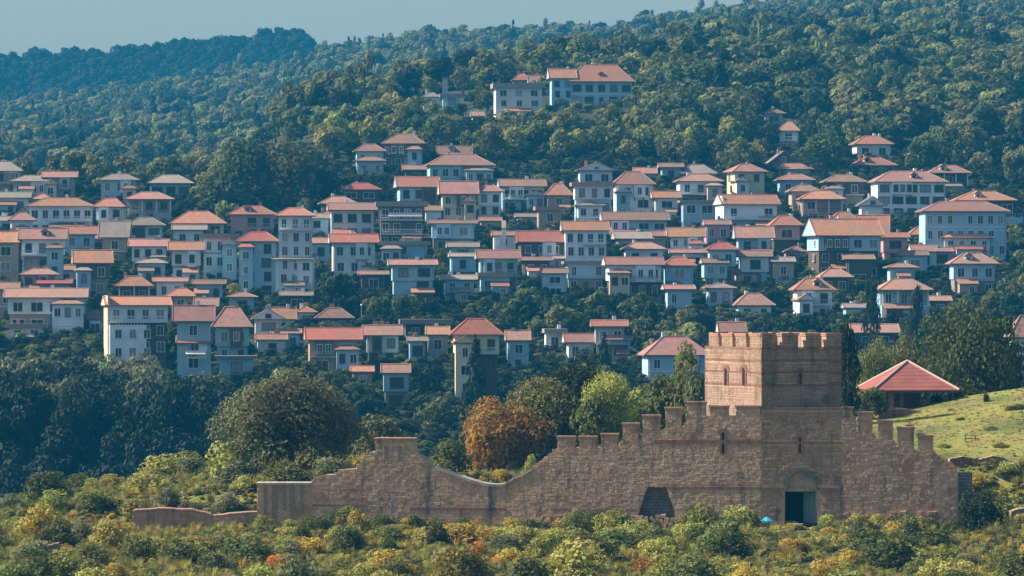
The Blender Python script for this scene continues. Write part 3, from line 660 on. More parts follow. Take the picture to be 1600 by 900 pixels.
    bk = MB(); course(bk, E2, f5.dx, f5.n, 0.05, f5.s_of(1330), f5.z(1320, 652), rs, 2); bk.build("brick_band", M_BRICK, r5, kind="stuff")

    # ---- small ruins
    def ruin(name, label, x0, x1, d, tops, thick=0.8, cope=True, mat=None):
        f = Face((X(x0, d), d), (X(x1, d), d + .3)); t, sk = profile(f, tops); r = empty(name, (0, 0, 0)); tag(r, label, "ruined wall")
        m = MB(); wall_body(m, f, 0, f.L, t, thick, lambda s: t(s) - 2.6, sk, .4); m.build("wall_core", M_MORTAR, r)
        s = MB(); face_stones(s, f.a, f.dx, f.n, f.L, lambda q: t(q) - 2.5, t, rs, (.18, .3), (.25, .5)); s.build("stone_facing", mat or M_STONE, r, kind="stuff")
        if cope:
            c = MB(); a = 0
            while a < f.L - .1:
                b = min(a + rs.uniform(.4, .7), f.L); c.hexa([f.pt(a, t(a), .06), f.pt(b - .02, t(b), .06), f.pt(b - .02, t(b), -thick), f.pt(a, t(a), -thick), f.pt(a, t(a) + .13, .06), f.pt(b - .02, t(b) + .13, .06), f.pt(b - .02, t(b) + .13, -thick), f.pt(a, t(a) + .13, -thick)], 0, rs.random()); a = b
            c.build("coping", M_CAP, r, kind="stuff")
    ruin("ruined_wall", "low pinkish ruined wall among bushes in front of the flat stone block", 207, 330, 326.0, [(205, 802), (209, 799), (240, 798), (244, 796.5), (272, 797), (276, 798.5), (300, 798), (306, 801), (318, 802), (330, 806)], 1.6, True, M_CAP)
    ruin("ruined_wall", "very low grey wall joining the flat stone block to the pinkish ruin", 330, 402, 326.4, [(330, 808), (348, 807), (352, 805), (376, 804), (380, 803), (402, 802)], 1.6)
    ruin("ruined_wall", "short grey retaining wall low down among the yellow bushes", 52, 92, 305.0, [(52, 858), (75, 852), (92, 848)], 0.7, False, M_SLATE)
    ruin("ruined_wall", "square grey masonry stub just behind the end of the stepped wall", 1497, 1520, 331.5, [(1497, 738), (1518, 738), (1521, 744)], 0.9, False, M_SLATE)
    ruin("ruined_wall", "crumbling reddish wall remnant along the foot of the grass slope", 1484, 1572, 338.5, [(1484, 717), (1505, 713), (1530, 718), (1552, 712), (1572, 716)], 0.8, False, M_BRICK)
    ruin("ruined_wall", "grey stone wall with pale corner blocks at the picture edge below the slope", 1580, 1640, 322.0, [(1578, 800), (1592, 795), (1640, 790)], 1.0, False, M_SLATE)
    ruin("ruined_wall", "low brick wall with a pale slab beside the open pavilion", 1374, 1440, 366.0, [(1374, 640), (1412, 640), (1440, 645)], 0.6, True, M_BRICK)
M_DOOR = plain("blue_grey_door", (0.13, 0.17, 0.19), 0.7)
fortress()

def pavilion():
    d = 372.0; th = math.radians(6); s = 7.8; zc = Z(609, d); ax = X(1421, d)
    c = Vector((ax, d + 2.0)); zg = H(c.x, c.y)
    r = empty("pavilion", (c.x, c.y, zg), th); tag(r, "open pavilion with a red hipped roof on the grassy crest", "pavilion")
    h = zc - zg; rise = 44 * d / F; a = s / 2; e = 0.12
    m = MB(); top = (0, 0, h + rise); tp = [(-a, -a), (a, -a), (a, a), (-a, a)]
    for i in range(4):
        p, q = tp[i], tp[(i + 1) % 4]
        for k in range(8):        # courses of sheet roofing, each lapping the next
            f0, f1 = k / 8, (k + 1) / 8
            def at(v, f, lift): return (v[0] * (1 - f), v[1] * (1 - f), h + rise * f + lift)
            m.poly([at(p, f0, .018), at(q, f0, .018), at(q, f1, .0), at(p, f1, .0)]); m.poly([at(p, f0, -.02), at(q, f0, -.02), at(q, f0, .018), at(p, f0, .018)])
    m.build("roof", M_PAV, r)
    rc = MB()
    for p in tp: rc.tube((p[0], p[1], h + .06), (0, 0, h + rise + .06), .1, .1, 6)
    rc.build("ridge_cap", M_PAVR, r)
    u = MB(); u.box(-a + .05, a - .05, -a + .05, a - .05, h - .22, h - .04); u.build("eaves_board", M_WOOD, r)
    for x in (-a + .5, -1.2, 1.2, a - .5):
        for y in (-a + .5, a - .5):
            p = MB(); p.box(x - .11, x + .11, y - .11, y + .11, -1.5, h - .2); p.build("post", M_WOOD, r)
    k = MB(); k.box(-1.35, 1.0, -.6, 1.4, -1, h - .25); k.build("kiosk_wall", M_WOOD, r)
    rl = MB()
    for y in (a - .5,):
        for z in (.5, .95): rl.box(-a + .5, a - .5, y - .04, y + .04, z, z + .1)
    rl.build("railing", M_WOOD, r)
M_PAV = plain("red_sheet_roof", (0.31, 0.105, 0.085), 0.9, 0.35, 0.8); M_PAVR = plain("pale_ridge", (0.62, 0.45, 0.38), 0.7, 0.1)
pavilion()

def small_props():
    x, y = X(1516, 348), 348; r = empty("wooden_fence", (x, y, H(x, y)), 0.0, (0.75, 0.75, 0.75)); tag(r, "short rustic wooden rail fence standing on the grass slope", "fence")
    for k in (-.55, .55):
        p = MB(); p.tube((k, 0, -.2), (k, 0, .75), .07, .06, 6); p.build("post", M_BEAM, r)
    for z in (.3, .6):
        p = MB(); p.tube((-.7, -.06, z), (1.0, -.06, z + .03), .045, .04, 6); p.build("rail", M_BEAM, r)
    d = 323.0; x = X(1198, d); z = Z(826, d)
    r = empty("market_parasol", (x, d, z)); tag(r, "small bright cyan parasol standing left of the gate", "parasol")
    cn = MB(); 
    for i in range(8):
        a0, a1 = i * math.pi / 4, (i + 1) * math.pi / 4
        cn.poly([(.55 * math.cos(a0), .55 * math.sin(a0), .62), (.55 * math.cos(a1), .55 * math.sin(a1), .62), (0, 0, .95)]); cn.poly([(.55 * math.cos(a0), .55 * math.sin(a0), .5), (.55 * math.cos(a1), .55 * math.sin(a1), .5), (.55 * math.cos(a1), .55 * math.sin(a1), .62), (.55 * math.cos(a0), .55 * math.sin(a0), .62)])
    cn.build("canopy", M_CYAN, r); p = MB(); p.tube((0, 0, -1.2), (0, 0, .9), .03, .03, 6); p.build("pole", M_METAL, r)
    x = X(1289, 325); m = MB(); m.box(-.3, .3, -.25, .25, 0, .1); m.box(-.34, .34, -.28, .28, .1, .42); m.box(-.3, .3, -.24, .24, .42, .5)
    o = m.build("stone_block", M_COPE, None, (x, 325.6, Z(829, 325))); tag(o, "pale squared stone block right of the gate", "stone block")
    d = ground(565, 505); x = X(565, d); z = Z(505, d); r = empty("street_lamp", (x, d, H(x, d))); tag(r, "white globe street lamp above the salmon roofs", "street lamp")
    h = max(3.0, Z(497, d) - H(x, d)); p = MB(); p.tube((0, 0, -.3), (0, 0, h), .09, .06, 7); p.build("pole", M_METAL, r)
    g = MB(); 
    for k in range(4):
        a0, a1 = -1.5 + k * .78, -1.5 + (k + 1) * .78; g.tube((0, 0, h + .22 + .22 * math.sin(a0)), (0, 0, h + .22 + .22 * math.sin(a1)), .22 * math.cos(a0) + .02, .22 * math.cos(a1) + .02, 9)
    g.build("globe", M_FRAME, r)
small_props()
# ---------------------------------------------------------------- town
# left right ridge eave base | roof wall flags yaw | label     (pixels of the photograph give size and bearing; the hillside gives distance)
HOUSES = """
-28 36 252 268 292|g g h 5|faded roofed house cut by the picture edge, up by the forest
20 82 274 284 302|g g h 0|low faded roof half hidden in trees below the forest edge
68 120 268 278 300|p g g 3|pinkish roof among the trees left of the pale blue house
155 217 272 282 308|g b hm 4|pale blue house with faded hipped roof against the forest
230 302 273 287 301|g b hw 6|long pale walled house with low faded roof beside the big dark trees
195 272 300 312 336|p g gv 4|house with white corner post and shaded veranda under the dark trees
40 150 309 323 357|o w hmb 6|broad white two storey house with wide orange hipped roof
148 198 310 324 352|o w h -4|orange roofed wing joined to the broad white two storey house
52 82 303 312 326|p g h 0|tiny pale pink roof peeping above the broad white house
12 56 332 345 360|p w g 8|small white house with pale pink roof at far left below the bushes
-8 31 362 380 440|o t gm 0|orange roofed tan house cut by the picture edge in the middle row
32 104 357 375 440|p w gbbm 3|white house with two tiers of dark balconies and pink roof
98 152 354 367 396|o b g 4|pale blue house with flat orange roof right of the balconied house
113 176 391 412 455|o w gj 7|white house under the brightest salmon gable roof, dark upper floor
158 202 345 372 402|g t g 0|tan house with deep faded roof behind the bright salmon roof
196 258 340 353 374|g w hm 5|white house with three tall windows and grey brown roof
203 263 374 386 412|p w gm 3|low white house with thin pink roof below the three tall windows
265 354 330 350 374|o w hvm 6|house with white columns under a bright orange hipped roof
264 318 378 392 434|o w gm 4|white house with large dark windows and small orange roof
314 374 364 372 432|g w fm 4|tall white block with flat grey eave and dark top window strip
357 432 322 336 366|o p hb 3|pinkish house with balcony and pale orange roof below the dark trees
372 436 363 378 452|r b gmm 0|tall pale blue house with straight salmon roof between white blocks
431 492 325 338 455|o w hbm 2|tallest white house with dark square top window and bare end wall
553 602 225 237 264|p b g 5|blue walled house with short pink roof up by the dark knoll
598 667 209 225 262|b d hm -6|dark timber house with brown roof high under the knoll
532 594 286 297 316|r d h 4|small dark house with low dull red roof below the knoll
498 558 307 319 338|p d h 6|low purplish red roof over a dark house right of the big dark trees
512 588 317 329 368|p w gw 5|white house with cream end frame and garden terrace
617 687 276 293 322|o b g 7|house with bright orange tile roof and white left corner
664 772 241 259 288|p b hm 6|large house with broad pink hipped roof standing high in the middle
684 736 228 242 256|b v g 0|dark purplish roof rising just behind the broad pink hipped roof
686 746 283 304 345|p c gm 4|cream house with pink roof and green shutters beside the narrow white house
744 786 289 300 345|p w gm 0|narrow white house with two rows of small dark windows
588 666 314 322 376|g d fbbm 3|dark house with three tiers of balconies and white awning
514 590 366 380 424|r w g 5|white house with brick red roof stepping down in front of the dark balconies
525 594 386 401 422|o c hm 3|low cream house with orange roof and two dark windows over the shaded trees
594 670 376 382 404|g b f 0|long flat pale blue terrace wall below the dark balconied house
607 682 406 415 465|p b gm 3|teal shaded house with thin pink roof over the trees
699 747 379 387 412|g b gw 3|small pale teal house with thin faded roof
744 812 391 405 447|p b gm 4|house with uneven pink roof and one bright window
779 852 280 292 320|b b gw 5|blue house with dull brown roof left of the small orange roof
851 894 287 306 326|o t g 5|brown house with deep orange roof beside the tall white house
901 959 254 267 290|r w G 4|white house with pink front gable and dark gable window
893 960 284 290 345|p w fm 3|tall white house with scattered square windows
956 1022 268 289 335|p w hw 5|white house with large blue windows under a pink hipped roof
992 1024 262 272 286|p g g 0|small raised pink dormer roof behind the white house with large windows
806 882 361 379 408|r d g 6|dark house with bright red roof right of the white firewall
878 950 346 361 412|o w gbm 4|tall house with orange roof and white corner bay
938 1044 331 345 365|b b gm 4|long blue house with thin rusty roof
958 1042 362 374 384|g g g 5|wide grey roof edged with a white eave line
972 1038 379 390 403|p w g 3|low pink roof over a white balcony below the grey roof
943 1036 402 415 460|p w gm 3|house with white lower storey and pink roof above the dark thicket
1030 1066 255 262 282|b b g 4|small dark roofed blue house below the bright bushes
1060 1118 257 272 284|g g h 6|low grey slate coloured roof below the green slope
1055 1128 272 284 312|p w h 4|pale house with long pink roof behind a round dark bush
1018 1062 299 310 334|o w g 5|little white house with pale orange roof
1070 1100 295 304 320|p b h 4|very small pink roofed house beside the round dark bush
1062 1120 312 316 346|g b f 3|bare teal terrace wall below the round dark bush
1133 1197 256 269 308|p c h 16|house with pink hipped roof and sunny cream left side
1118 1216 304 320 358|o w gw 10|white house with stepped white gable on its left and small orange roof
1208 1268 255 265 276|p c h 0|small pink roof stacked above another below the round tree
1213 1270 272 282 298|p b h 4|low pink roof over a blue wall, below the round tree
1230 1282 289 300 322|b t h 5|brown hipped roof partly behind a bush near the bright gable
1248 1318 298 312 334|o p hv 4|house with orange hipped roof above a pink porch
1043 1100 356 371 392|o w gm 4|blue white house with orange roof and a row of windows
1046 1102 390 396 412|p w g 3|thin pinkish roof over a white strip of wall
1103 1152 379 391 436|r b hm 5|blue walled house with small crimson roof
1148 1207 354 373 402|p b gm 4|blue house with deep pink roof and three tall windows
1201 1252 337 353 390|o p hm 5|rosy walled house with orange roof left of the great gabled house
1258 1378 342 369 424|o b gwm 14|great blue fronted house with a sunlit orange gable end
1294 1342 331 345 362|o p h 6|bright orange raised roof behind the great gabled house
1338 1390 336 366 392|o t g -8|tan house with tall orange roof joined to the right of the great gabled house
1152 1204 392 402 434|b w gm 3|house with brown roof and white posts above the weedy terrace
1034 1086 402 416 448|r b h 5|low house with pointed red roof right of the white lower storey
1330 1393 212 226 250|o w hw 6|white villa with pale pyramid roof standing alone under the forest
1328 1398 246 259 270|o b h 4|low orange roof directly below the lone white villa
1284 1352 273 285 312|b d h 5|dim brown roof over a dark house between round tree and long white house
1358 1478 267 285 328|p w hwm 6|long white house with large pink hipped roof and bay window
1448 1514 258 271 294|p d hv 5|house with pink roof and open dark veranda right of the long white house
1488 1584 299 314 332|o d h 4|very wide low orange roof at the right edge of the town
1435 1573 315 331 396|p b hmm 4|big three storey blue house with spreading pink roof
1466 1547 359 372 398|o w hm 5|white house with orange roof in front of the big blue house
1482 1556 396 413 452|p b h 4|blue house under a salmon roof at the end of the row
1418 1452 354 368 384|o b h 6|small blue house with orange roof tucked beside bushes
1422 1462 383 394 412|p w g 4|small white house with flat pink roof below the little orange one
1236 1303 435 454 500|o w hm 6|white two storey house with peaked orange roof above the tower
1278 1330 420 434 448|p d h 4|small pinkish roof just behind the peaked orange roof
1366 1454 436 454 502|p b gv 8|tumbledown blue house with broad patched pink roof
1448 1484 463 471 492|p d g 4|low dark shed with thin pink roof beside the big tree
1145 1208 459 478 498|p w h 6|low white house with dull pink hipped roof left above the tower
1328 1402 507 521 545|p d g 5|long pink roof half hidden behind the trees by the tower
1568 1640 494 528 600|p w h 6|pink roofed white house cut by the right picture edge behind the big tree
1122 1164 504 520 545|p w g 5|pink roof showing just over the tower battlements
996 1112 527 556 605|p b h 6|bright blue walled house with red hipped roof left of the tower
700 788 499 524 640|r c hmm 4|tall yellow house with red roof behind the dark fir
788 830 517 533 580|p b g 3|narrow teal house with pinkish roof beside the tall yellow house
878 934 522 536 562|p w gm 4|small white house with dark pink roof left of the second fir
922 982 501 511 565|o g gbm 3|house with pale awning roof and balcony right of the second fir
493 552 482 498 516|b d h 5|dark house under a dull purple roof at the edge of the thicket
461 494 479 489 506|o w h 5|tiny white house with pale roof beside the thicket
473 568 513 532 584|r t gm 6|tan house with rough salmon roof in the lower row
565 630 509 525 570|p w gmm 3|white house with rows of small dark windows in the lower row
625 705 498 506 532|g d fv 3|long flat grey roof on thin posts above the lower row
594 643 570 584 640|p b gm 4|tall blue house low down among dark trees
664 704 511 524 560|o t g 4|small tan house with pale roof beside the tall yellow house
155 272 464 478 580|o w gmmb 12|large white block with roof terrace and sunlit end wall
258 309 451 464 484|o t h 4|little pyramid roofed turret between white block and salmon roofs
306 340 466 480 500|p t g 0|small upper salmon roof right of the turret
268 338 478 503 605|p b gmm 3|blue house with deep salmon roof next to the large white block
328 397 480 512 575|p b hm 4|blue house with sloping salmon roof at the end of the lower terrace
274 332 526 537 605|r w gb 4|white framed bay with salmon awning standing before the blue house
393 444 483 500 540|g w Gm 4|white house with rounded gable window near the grey green trees
420 462 481 500 515|o w g 5|small orange roof behind the rounded gable house
8 138 451 466 522|p w gmm 5|long white house with an even row of dark windows
-8 30 442 453 508|p t g 4|tan house at the picture edge beside the long white house
180 239 432 448 470|o d hv 5|open belvedere with peaked roof over a single white column
33 92 420 430 455|p v gm 3|violet shaded house behind the long white house
138 162 489 500 525|p w g 4|tiny white annex at the foot of the sunlit end wall
766 852 129 137 185|g w fmm 5|large pale block with flat faded roof on top of the knoll
854 902 107 123 170|o b g 8|house with bright red orange gable on the summit of the knoll
882 992 100 128 168|o b hm 4|broad blue walled villa with vivid red roof on the summit
686 724 146 151 180|g b fw 3|small flat roofed pale blue house on the left of the knoll
658 690 144 152 172|g w h 4|faded white house at the left tip of the knoll
798 832 114 126 140|o t h 4|little orange roof just behind the large pale block
824 858 117 135 150|p w g 4|pinkish roof between the large pale block and the red villa
734 758 174 182 192|p g g 4|tiny pink roofed hut below the small flat roofed house
1212 1254 190 205 235|p w h -8|white house with pink roof alone among trees under the forest
1188 1228 170 178 192|b w h 4|dull roof glimpsed through the trees above the lone white house
1198 1246 236 256 270|g d G 6|dark gabled house by the golden bush
-6 48 300 310 324|g w g 4|half hidden faded roofed house left of the broad white house
-4 27 338 346 362|g w g 4|small grey roofed hut by the left picture edge in the upper rows
138 170 368 374 398|p p g 3|bare pink wall and thin roof behind the brightest salmon gable
428 494 398 406 455|g w gmm -3|white arcaded base standing before the tallest white house
84 122 488 495 522|b d g 4|dark shed at the right end of the long white house
12 72 505 512 532|g w s 3|low awning roofed shed below the long white house
702 744 396 402 432|g b g 4|teal lower house under the small pale teal house
806 838 334 340 354|g b g 4|tiny teal hut among bushes left of the tall orange roofed house
750 782 340 346 364|o t g 4|small tan house below the narrow white house
670 744 344 350 382|b b gmm 4|blue shaded house directly below the cream house
880 948 407 412 445|g b fm 4|blue basement block below the tall house with white corner bay
1226 1258 385 394 410|b t h 5|small brown hipped roof left of the foot of the sunlit gable
1148 1182 421 428 445|p p g 4|pink walled hut above the weedy terrace
1340 1382 307 322 350|g w G 4|grey white gabled house below the long white house
1374 1418 364 372 400|o p g 4|rosy lean house right of the great gabled house
1406 1448 392 400 420|b b g 4|teal cottage with brown roof in the bushes under the small orange roofed one
1452 1486 387 394 414|b v g 4|violet walled cottage left of the salmon roofed blue house
1318 1352 475 482 500|g b g 4|small teal hut left of the slim dark tree
850 884 513 520 548|g w fv 4|white posted ruin left of the small dark pink roof
952 988 526 533 565|p b g 3|low pinkish roof in front of the awning roofed house
546 586 573 582 606|o t g 4|little tan hut below the white house of small windows
634 668 527 534 568|g b gm 4|teal house under the long flat grey roof
334 404 555 560 592|g b f 4|long blue terrace wall with pale edge below the sloping salmon roof
400 448 523 532 554|p w g 4|low pink roofed shed below the rounded gable house
554 602 245 252 276|b b gm 5|blue house below the short pink roof by the knoll
630 670 258 266 284|b d g 4|dark cottage under the brown roofed timber house
1184 1224 331 340 360|g w g 5|white garden house right of the stepped white gable
1100 1140 344 352 372|p v gm 4|violet shaded house below the bare teal terrace wall
270 322 352 360 378|g w g 4|low white annex under the white columned house
476 514 334 342 362|g b g 4|blue house squeezed left of the garden terrace house
836 880 322 328 346|p t f 4|pinkish garden wall above the tall orange roofed house
1020 1064 362 370 388|p b g 4|teal house between wide grey roof and orange roof
898 944 316 322 346|g w gm 4|small white house under the scattered square windows
1096 1136 404 412 438|b b gm 5|shaded blue house below the small crimson roof
812 862 402 408 430|b d gm 4|dark shaded house below the bright red roof
560 606 424 430 450|b d g 3|dark low house in the thicket under the cream house
1204 1240 402 410 432|g t g 4|tan cottage among weeds left of the peaked orange roof
212 262 405 412 432|g b gm 4|blue shaded house below the thin pink roof
60 112 437 444 460|r v g 3|dull red roof just above the long white house
136 172 400 408 432|g b g 3|grey roofed house right behind the brightest salmon gable
746 800 425 432 452|g b f 4|long blue terrace under the uneven pink roof
484 516 372 381 412|p b gm 4|narrow blue house left of the brick red roofed white house
690 744 430 438 464|g b gm 4|teal walled house in shade under the small pale teal house
846 886 420 428 452|b b gm 4|blue shaded house below the house with white corner bay
1036 1084 446 453 474|p b gm 4|low teal house under the pointed red roof
1100 1148 444 451 472|g b gm 4|long blue house just above the dull pink hipped roof
1316 1364 398 406 432|b d gm 5|dark timber house below the great gabled house
1384 1432 412 419 438|p b g 4|teal house under the teal cottage
770 806 362 369 392|p w g 4|white cottage left of the bright red roof
664 690 322 330 352|b w g 4|tiny white cottage between dark balconies and cream house
90 120 415 423 446|p w g 4|little white house left of the brightest salmon gable house
240 292 434 441 464|p w gm 4|white house right behind the turret
302 352 438 445 468|b b gm 4|blue house behind the upper salmon roof
354 402 458 465 488|p b hm 4|teal house above the sloping salmon roof
438 488 456 463 484|g d gm 4|dark house above the tiny pale roofed white house
424 470 515 522 546|p b gm 3|blue house right of the low pink roofed shed
"""
WIN = {}
def window_meshes(wd, ht, fr):
    key = (wd, ht, fr)
    if key not in WIN:
        m = MB(); t = 0.11
        m.box(-wd / 2 - t, -wd / 2, -.07, .03, -ht / 2, ht / 2); m.box(wd / 2, wd / 2 + t, -.07, .03, -ht / 2, ht / 2)
        m.box(-wd / 2 - t, wd / 2 + t, -.09, .03, ht / 2, ht / 2 + t); m.box(-wd / 2 - t - .05, wd / 2 + t + .05, -.14, .03, -ht / 2 - t, -ht / 2)
        if wd > .7: m.box(-.035, .035, -.05, .0, -ht / 2, ht / 2)
        p = MB(); p.box(-wd / 2, wd / 2, -.015, .02, -ht / 2, ht / 2)
        WIN[key] = (m.mesh("window", M_FRAME if fr else M_FRAMEB), p.mesh("pane", M_GLASS))
    return WIN[key]
def window(root, x, y, z, wd, ht, fr, rz=0.0):
    a, b = window_meshes(round(wd * 5) / 5, round(ht * 5) / 5, fr); o = link("window", a, root, (x, y, z), rz); link("pane", b, o); return o

def roof_mesh(w, d, o, rise, kind, mats):
    W, D = w / 2 + o, d / 2 + o; th = .16; m = MB()
    if kind in 'fs':
        m.box(-W, W, -D, D, -.05, max(.3, rise)); return m
    if kind == 'g':      # ridge along the front
        P = [(-W, -D, 0), (W, -D, 0), (W, D, 0), (-W, D, 0)]; A, B = (-W, 0, rise), (W, 0, rise)
    elif kind == 'G':    # gable to the front
        P = [(-W, -D, 0), (W, -D, 0), (W, D, 0), (-W, D, 0)]; A, B = (0, -D, rise), (0, D, rise)
    else:
        rl = max(0.0, W - D * .95); P = [(-W, -D, 0), (W, -D, 0), (W, D, 0), (-W, D, 0)]; A, B = (-rl, 0, rise), (rl, 0, rise)
    up = lambda p: (p[0], p[1], p[2] + th)
    faces = [(P[0], P[1], B, A), (P[2], P[3], A, B), (P[3], P[0], A), (P[1], P[2], B)] if kind != 'G' else [(P[3], P[0], A, B), (P[1], P[2], B, A), (P[0], P[1], A), (P[2], P[3], B)]
    nsl = 4 if kind == 'h' else 2
    for f in faces[:nsl]:
        m.poly([up(p) for p in f], 0)
    m.poly([P[3], P[2], P[1], P[0]], 1)
    for i in range(4):
        p, q = P[i], P[(i + 1) % 4]; m.poly([p, q, up(q), up(p)], 1)
    if kind != 'h':
        for f in faces[2:]: m.poly([up(p) for p in f], 2)
        # verge boards where the roof laps the gable
        for a, b in ((faces[2][0], faces[2][2]), (faces[2][1], faces[2][2]), (faces[3][0], faces[3][2]), (faces[3][1], faces[3][2])):
            m.tube(up(a), up(b), .1, .1, 5, 0)
    return m

BOXES = []
def house(line):
    g, look, label = line.split('|'); xl, xr, yr, ye, yb = map(float, g.split()); rc, wc, fl, yaw = look.split()
    if 290 < yb < 480 and xr - xl > 34: yb += 12
    if 240 < yb < 560: xl -= 3; xr += 3
    px = (xl + xr) / 2; yg = yb - 2
    d0 = ground(px, yg, 620) or 900.0
    W = (xr - xl) * d0 / F; th = math.radians(float(yaw) + R.uniform(-1.5, 1.5)); kind = fl[0]
    if kind == 'g' and W > 6 and R.random() < .35 and 'gable' not in label: kind = 'h'
    D = min(max(.62 * W, 4.5), 8.5); oh = 0.4 if W < 6 else 0.75
    w = max((W - D * math.sin(abs(th))) / math.cos(th), W * .6) - 2 * oh; d = D - 2 * oh * .7
    dc = d0 + D * .5; ppm = F / d0
    ze = Z(ye, d0); rise = max(.35, (ye - yr) / ppm - .1); cx = X(px, dc); zg = min(H(cx + a * w / 2, dc + b * d / 2) for a in (-1, 1) for b in (-1, 1))
    zb = min(Z(yb, d0), zg) - 1.5
    root = empty("house", (cx, dc, zb), th); tag(root, label, "house", "houses of the hillside town")
    h = ze - zb; vis = (yb - ye) / ppm; jet = False
    if 'v' in fl:      # open veranda: recessed wall behind posts
        b = MB(); b.box(-w / 2, w / 2, -d / 2 + 1.5, d / 2, 0, h); b.box(-w / 2, w / 2, -d / 2, d / 2, 0, max(.3, h - 2.7)); b.build("wall", WALLM[wc], root)
        n = max(2, int(w / 2.6) + 1)
        for i in range(n):
            p = MB(); x = -w / 2 + .15 + (w - .3) * i / (n - 1); p.box(x - .13, x + .13, -d / 2 + .02, -d / 2 + .28, max(.3, h - 2.7), h); p.build("post", M_FRAME, root)
        rl = MB(); z = max(.3, h - 2.7); rl.box(-w / 2 + .3, w / 2 - .3, -d / 2 + .08, -d / 2 + .14, z + .75, z + .85); rl.box(-w / 2 + .3, w / 2 - .3, -d / 2 + .09, -d / 2 + .13, z + .2, z + .28); rl.build("railing", M_FRAMEB, root)
    else:
        jet = vis > 4.5 and ('j' in fl or R.random() < .6)
        b = MB()
        if jet:
            b.box(-w / 2 + .25, w / 2 - .25, -d / 2 + .45, d / 2, 0, h - 2.8); b.build("wall", WALLM[R.choice(('s', 'd', 'b', 's', wc))], root)
            u = MB(); u.box(-w / 2, w / 2, -d / 2, d / 2 + .003, h - 2.8, h); u.build("upper_floor", WALLM['d' if 'j' in fl else wc], root)
        else:
            b.box(-w / 2, w / 2, -d / 2, d / 2, 0, h); b.build("wall", WALLM[wc], root); jet = False
    # roof
    m = roof_mesh(w, d, oh, rise, kind, None); o = m.build("roof", [ROOFM[rc] if kind != 'f' else (ROOFM['g'] if rc == 'g' else ROOFM[rc]), M_BEAM, WALLM[wc]], root, (0, 0, h))
    if kind in ('h', 'g'):
        rcp = MB(); rl = max(0.0, w / 2 + oh - (d / 2 + oh) * .95) if kind == 'h' else w / 2 + oh
        rcp.tube((-rl - .1, 0, rise + .16), (rl + .1, 0, rise + .16), .13, .13, 6)
        if kind == 'h':
            for sx in (-1, 1):
                for sy in (-1, 1): rcp.tube((sx * (w / 2 + oh), sy * (d / 2 + oh), .14), (sx * rl, 0, rise + .16), .11, .11, 5)
        rcp.build("ridge_cap", ROOFM[rc], o)
    for _ in range(R.choice((0, 1, 1, 2)) if kind != 'f' else R.choice((0, 1))):
        c = MB(); x = R.uniform(-.3, .3) * w; y = R.uniform(.02, .25) * d; hh = rise * (1 - abs(y) / (d / 2)) if kind != 'f' else .2
        c.box(x - .3, x + .3, y - .3, y + .3, max(-.2, hh - .7), rise + R.uniform(.5, 1.0)); c.box(x - .37, x + .37, y - .37, y + .37, rise + 1.0, rise + 1.1) if False else None
        c.build("chimney", R.choice((M_BRICKCH, WALLM['w'])), o)
    if vis > 3.5 and kind != 'f' and R.random() < .3:      # a small dish or aerial on the roof
        a = MB(); x = R.uniform(-.3, .3) * w; a.tube((x, .2, rise - .3), (x, .2, rise + 1.4), .03, .02, 4); a.tube((x - .5, .2, rise + 1.2), (x + .5, .2, rise + 1.2), .02, .02, 4); a.build("aerial", M_METAL, o)
    # windows
    fr = R.random() < .6 or wc in 'dt'; nfl = max(1, round(vis / 2.8)); fh = min(3.0, vis / nfl); many = fl.count('m'); yf = -d / 2
    nc = max(1, int(w / (2.5 if not many else 2.0))); ww = R.choice((1.0, 1.0, 1.2)) if many else 1.2
    if 'w' in fl or R.random() < .35: ww = R.choice((1.6, 2.0, 2.2)); nc = max(1, int(w / 2.9))
    for i in range(nfl):
        zc = h - fh * (i + .5) - .05
        if zc < zb - zb + .8: continue
        yy = yf - .002 if not (jet and i > 0) else yf + .45 - .002
        if 'v' in fl and i == 0: yy = yf + 1.5 - .002
        off = R.uniform(-.15, .15)
        for j in range(nc):
            if R.random() < (.04 if many else .1): continue
            x = -w / 2 + w * (j + .5) / nc + off; wh = min(1.7, fh * .58)
            if i == nfl - 1 and vis > 5 and j == nc // 2 and R.random() < .5:
                dm = MB(); dm.box(x - .5, x + .5, yy - .05, yy + .03, zc - 1.2, zc + .75); do = dm.build("door", M_WOOD, root)
                hd = MB(); hd.box(x + .35, x + .42, yy - .1, yy - .05, zc - .2, zc - .05); hd.build("handle", M_METAL, do); continue
            window(root, x, yy, zc, ww * R.choice((1, 1, .8)), wh, fr)
        if th > math.radians(9) and R.random() < .8: window(root, -w / 2 - .002, R.uniform(-.2, .2) * d, zc, .8, min(1.3, fh * .5), fr, -math.pi / 2)
    if kind in 'G': window(root, 0, -d / 2 - oh - .004, h + rise * .38, .8, min(1.0, max(.4, rise * .35)), fr)
    if W > 7 and kind != 'f' and vis > 4 and 'v' not in fl and 'b' not in fl and R.random() < .5:      # jutting bay with its own windows
        bw = w * R.uniform(.28, .4); bx = R.choice((-1, 1)) * w * R.uniform(.12, .28); b = MB(); b.box(bx - bw / 2, bx + bw / 2, yf - .8, yf + .1, h - fh * 1.02, h - .01); bo = b.build("bay", WALLM[R.choice((wc, wc, 'w', 'd'))], root)
        n = max(1, int(bw / 1.3))
        for j in range(n): window(root, bx - bw / 2 + bw * (j + .5) / n, yf - .802, h - fh * .5, .8, 1.4, fr)
        g = MB()
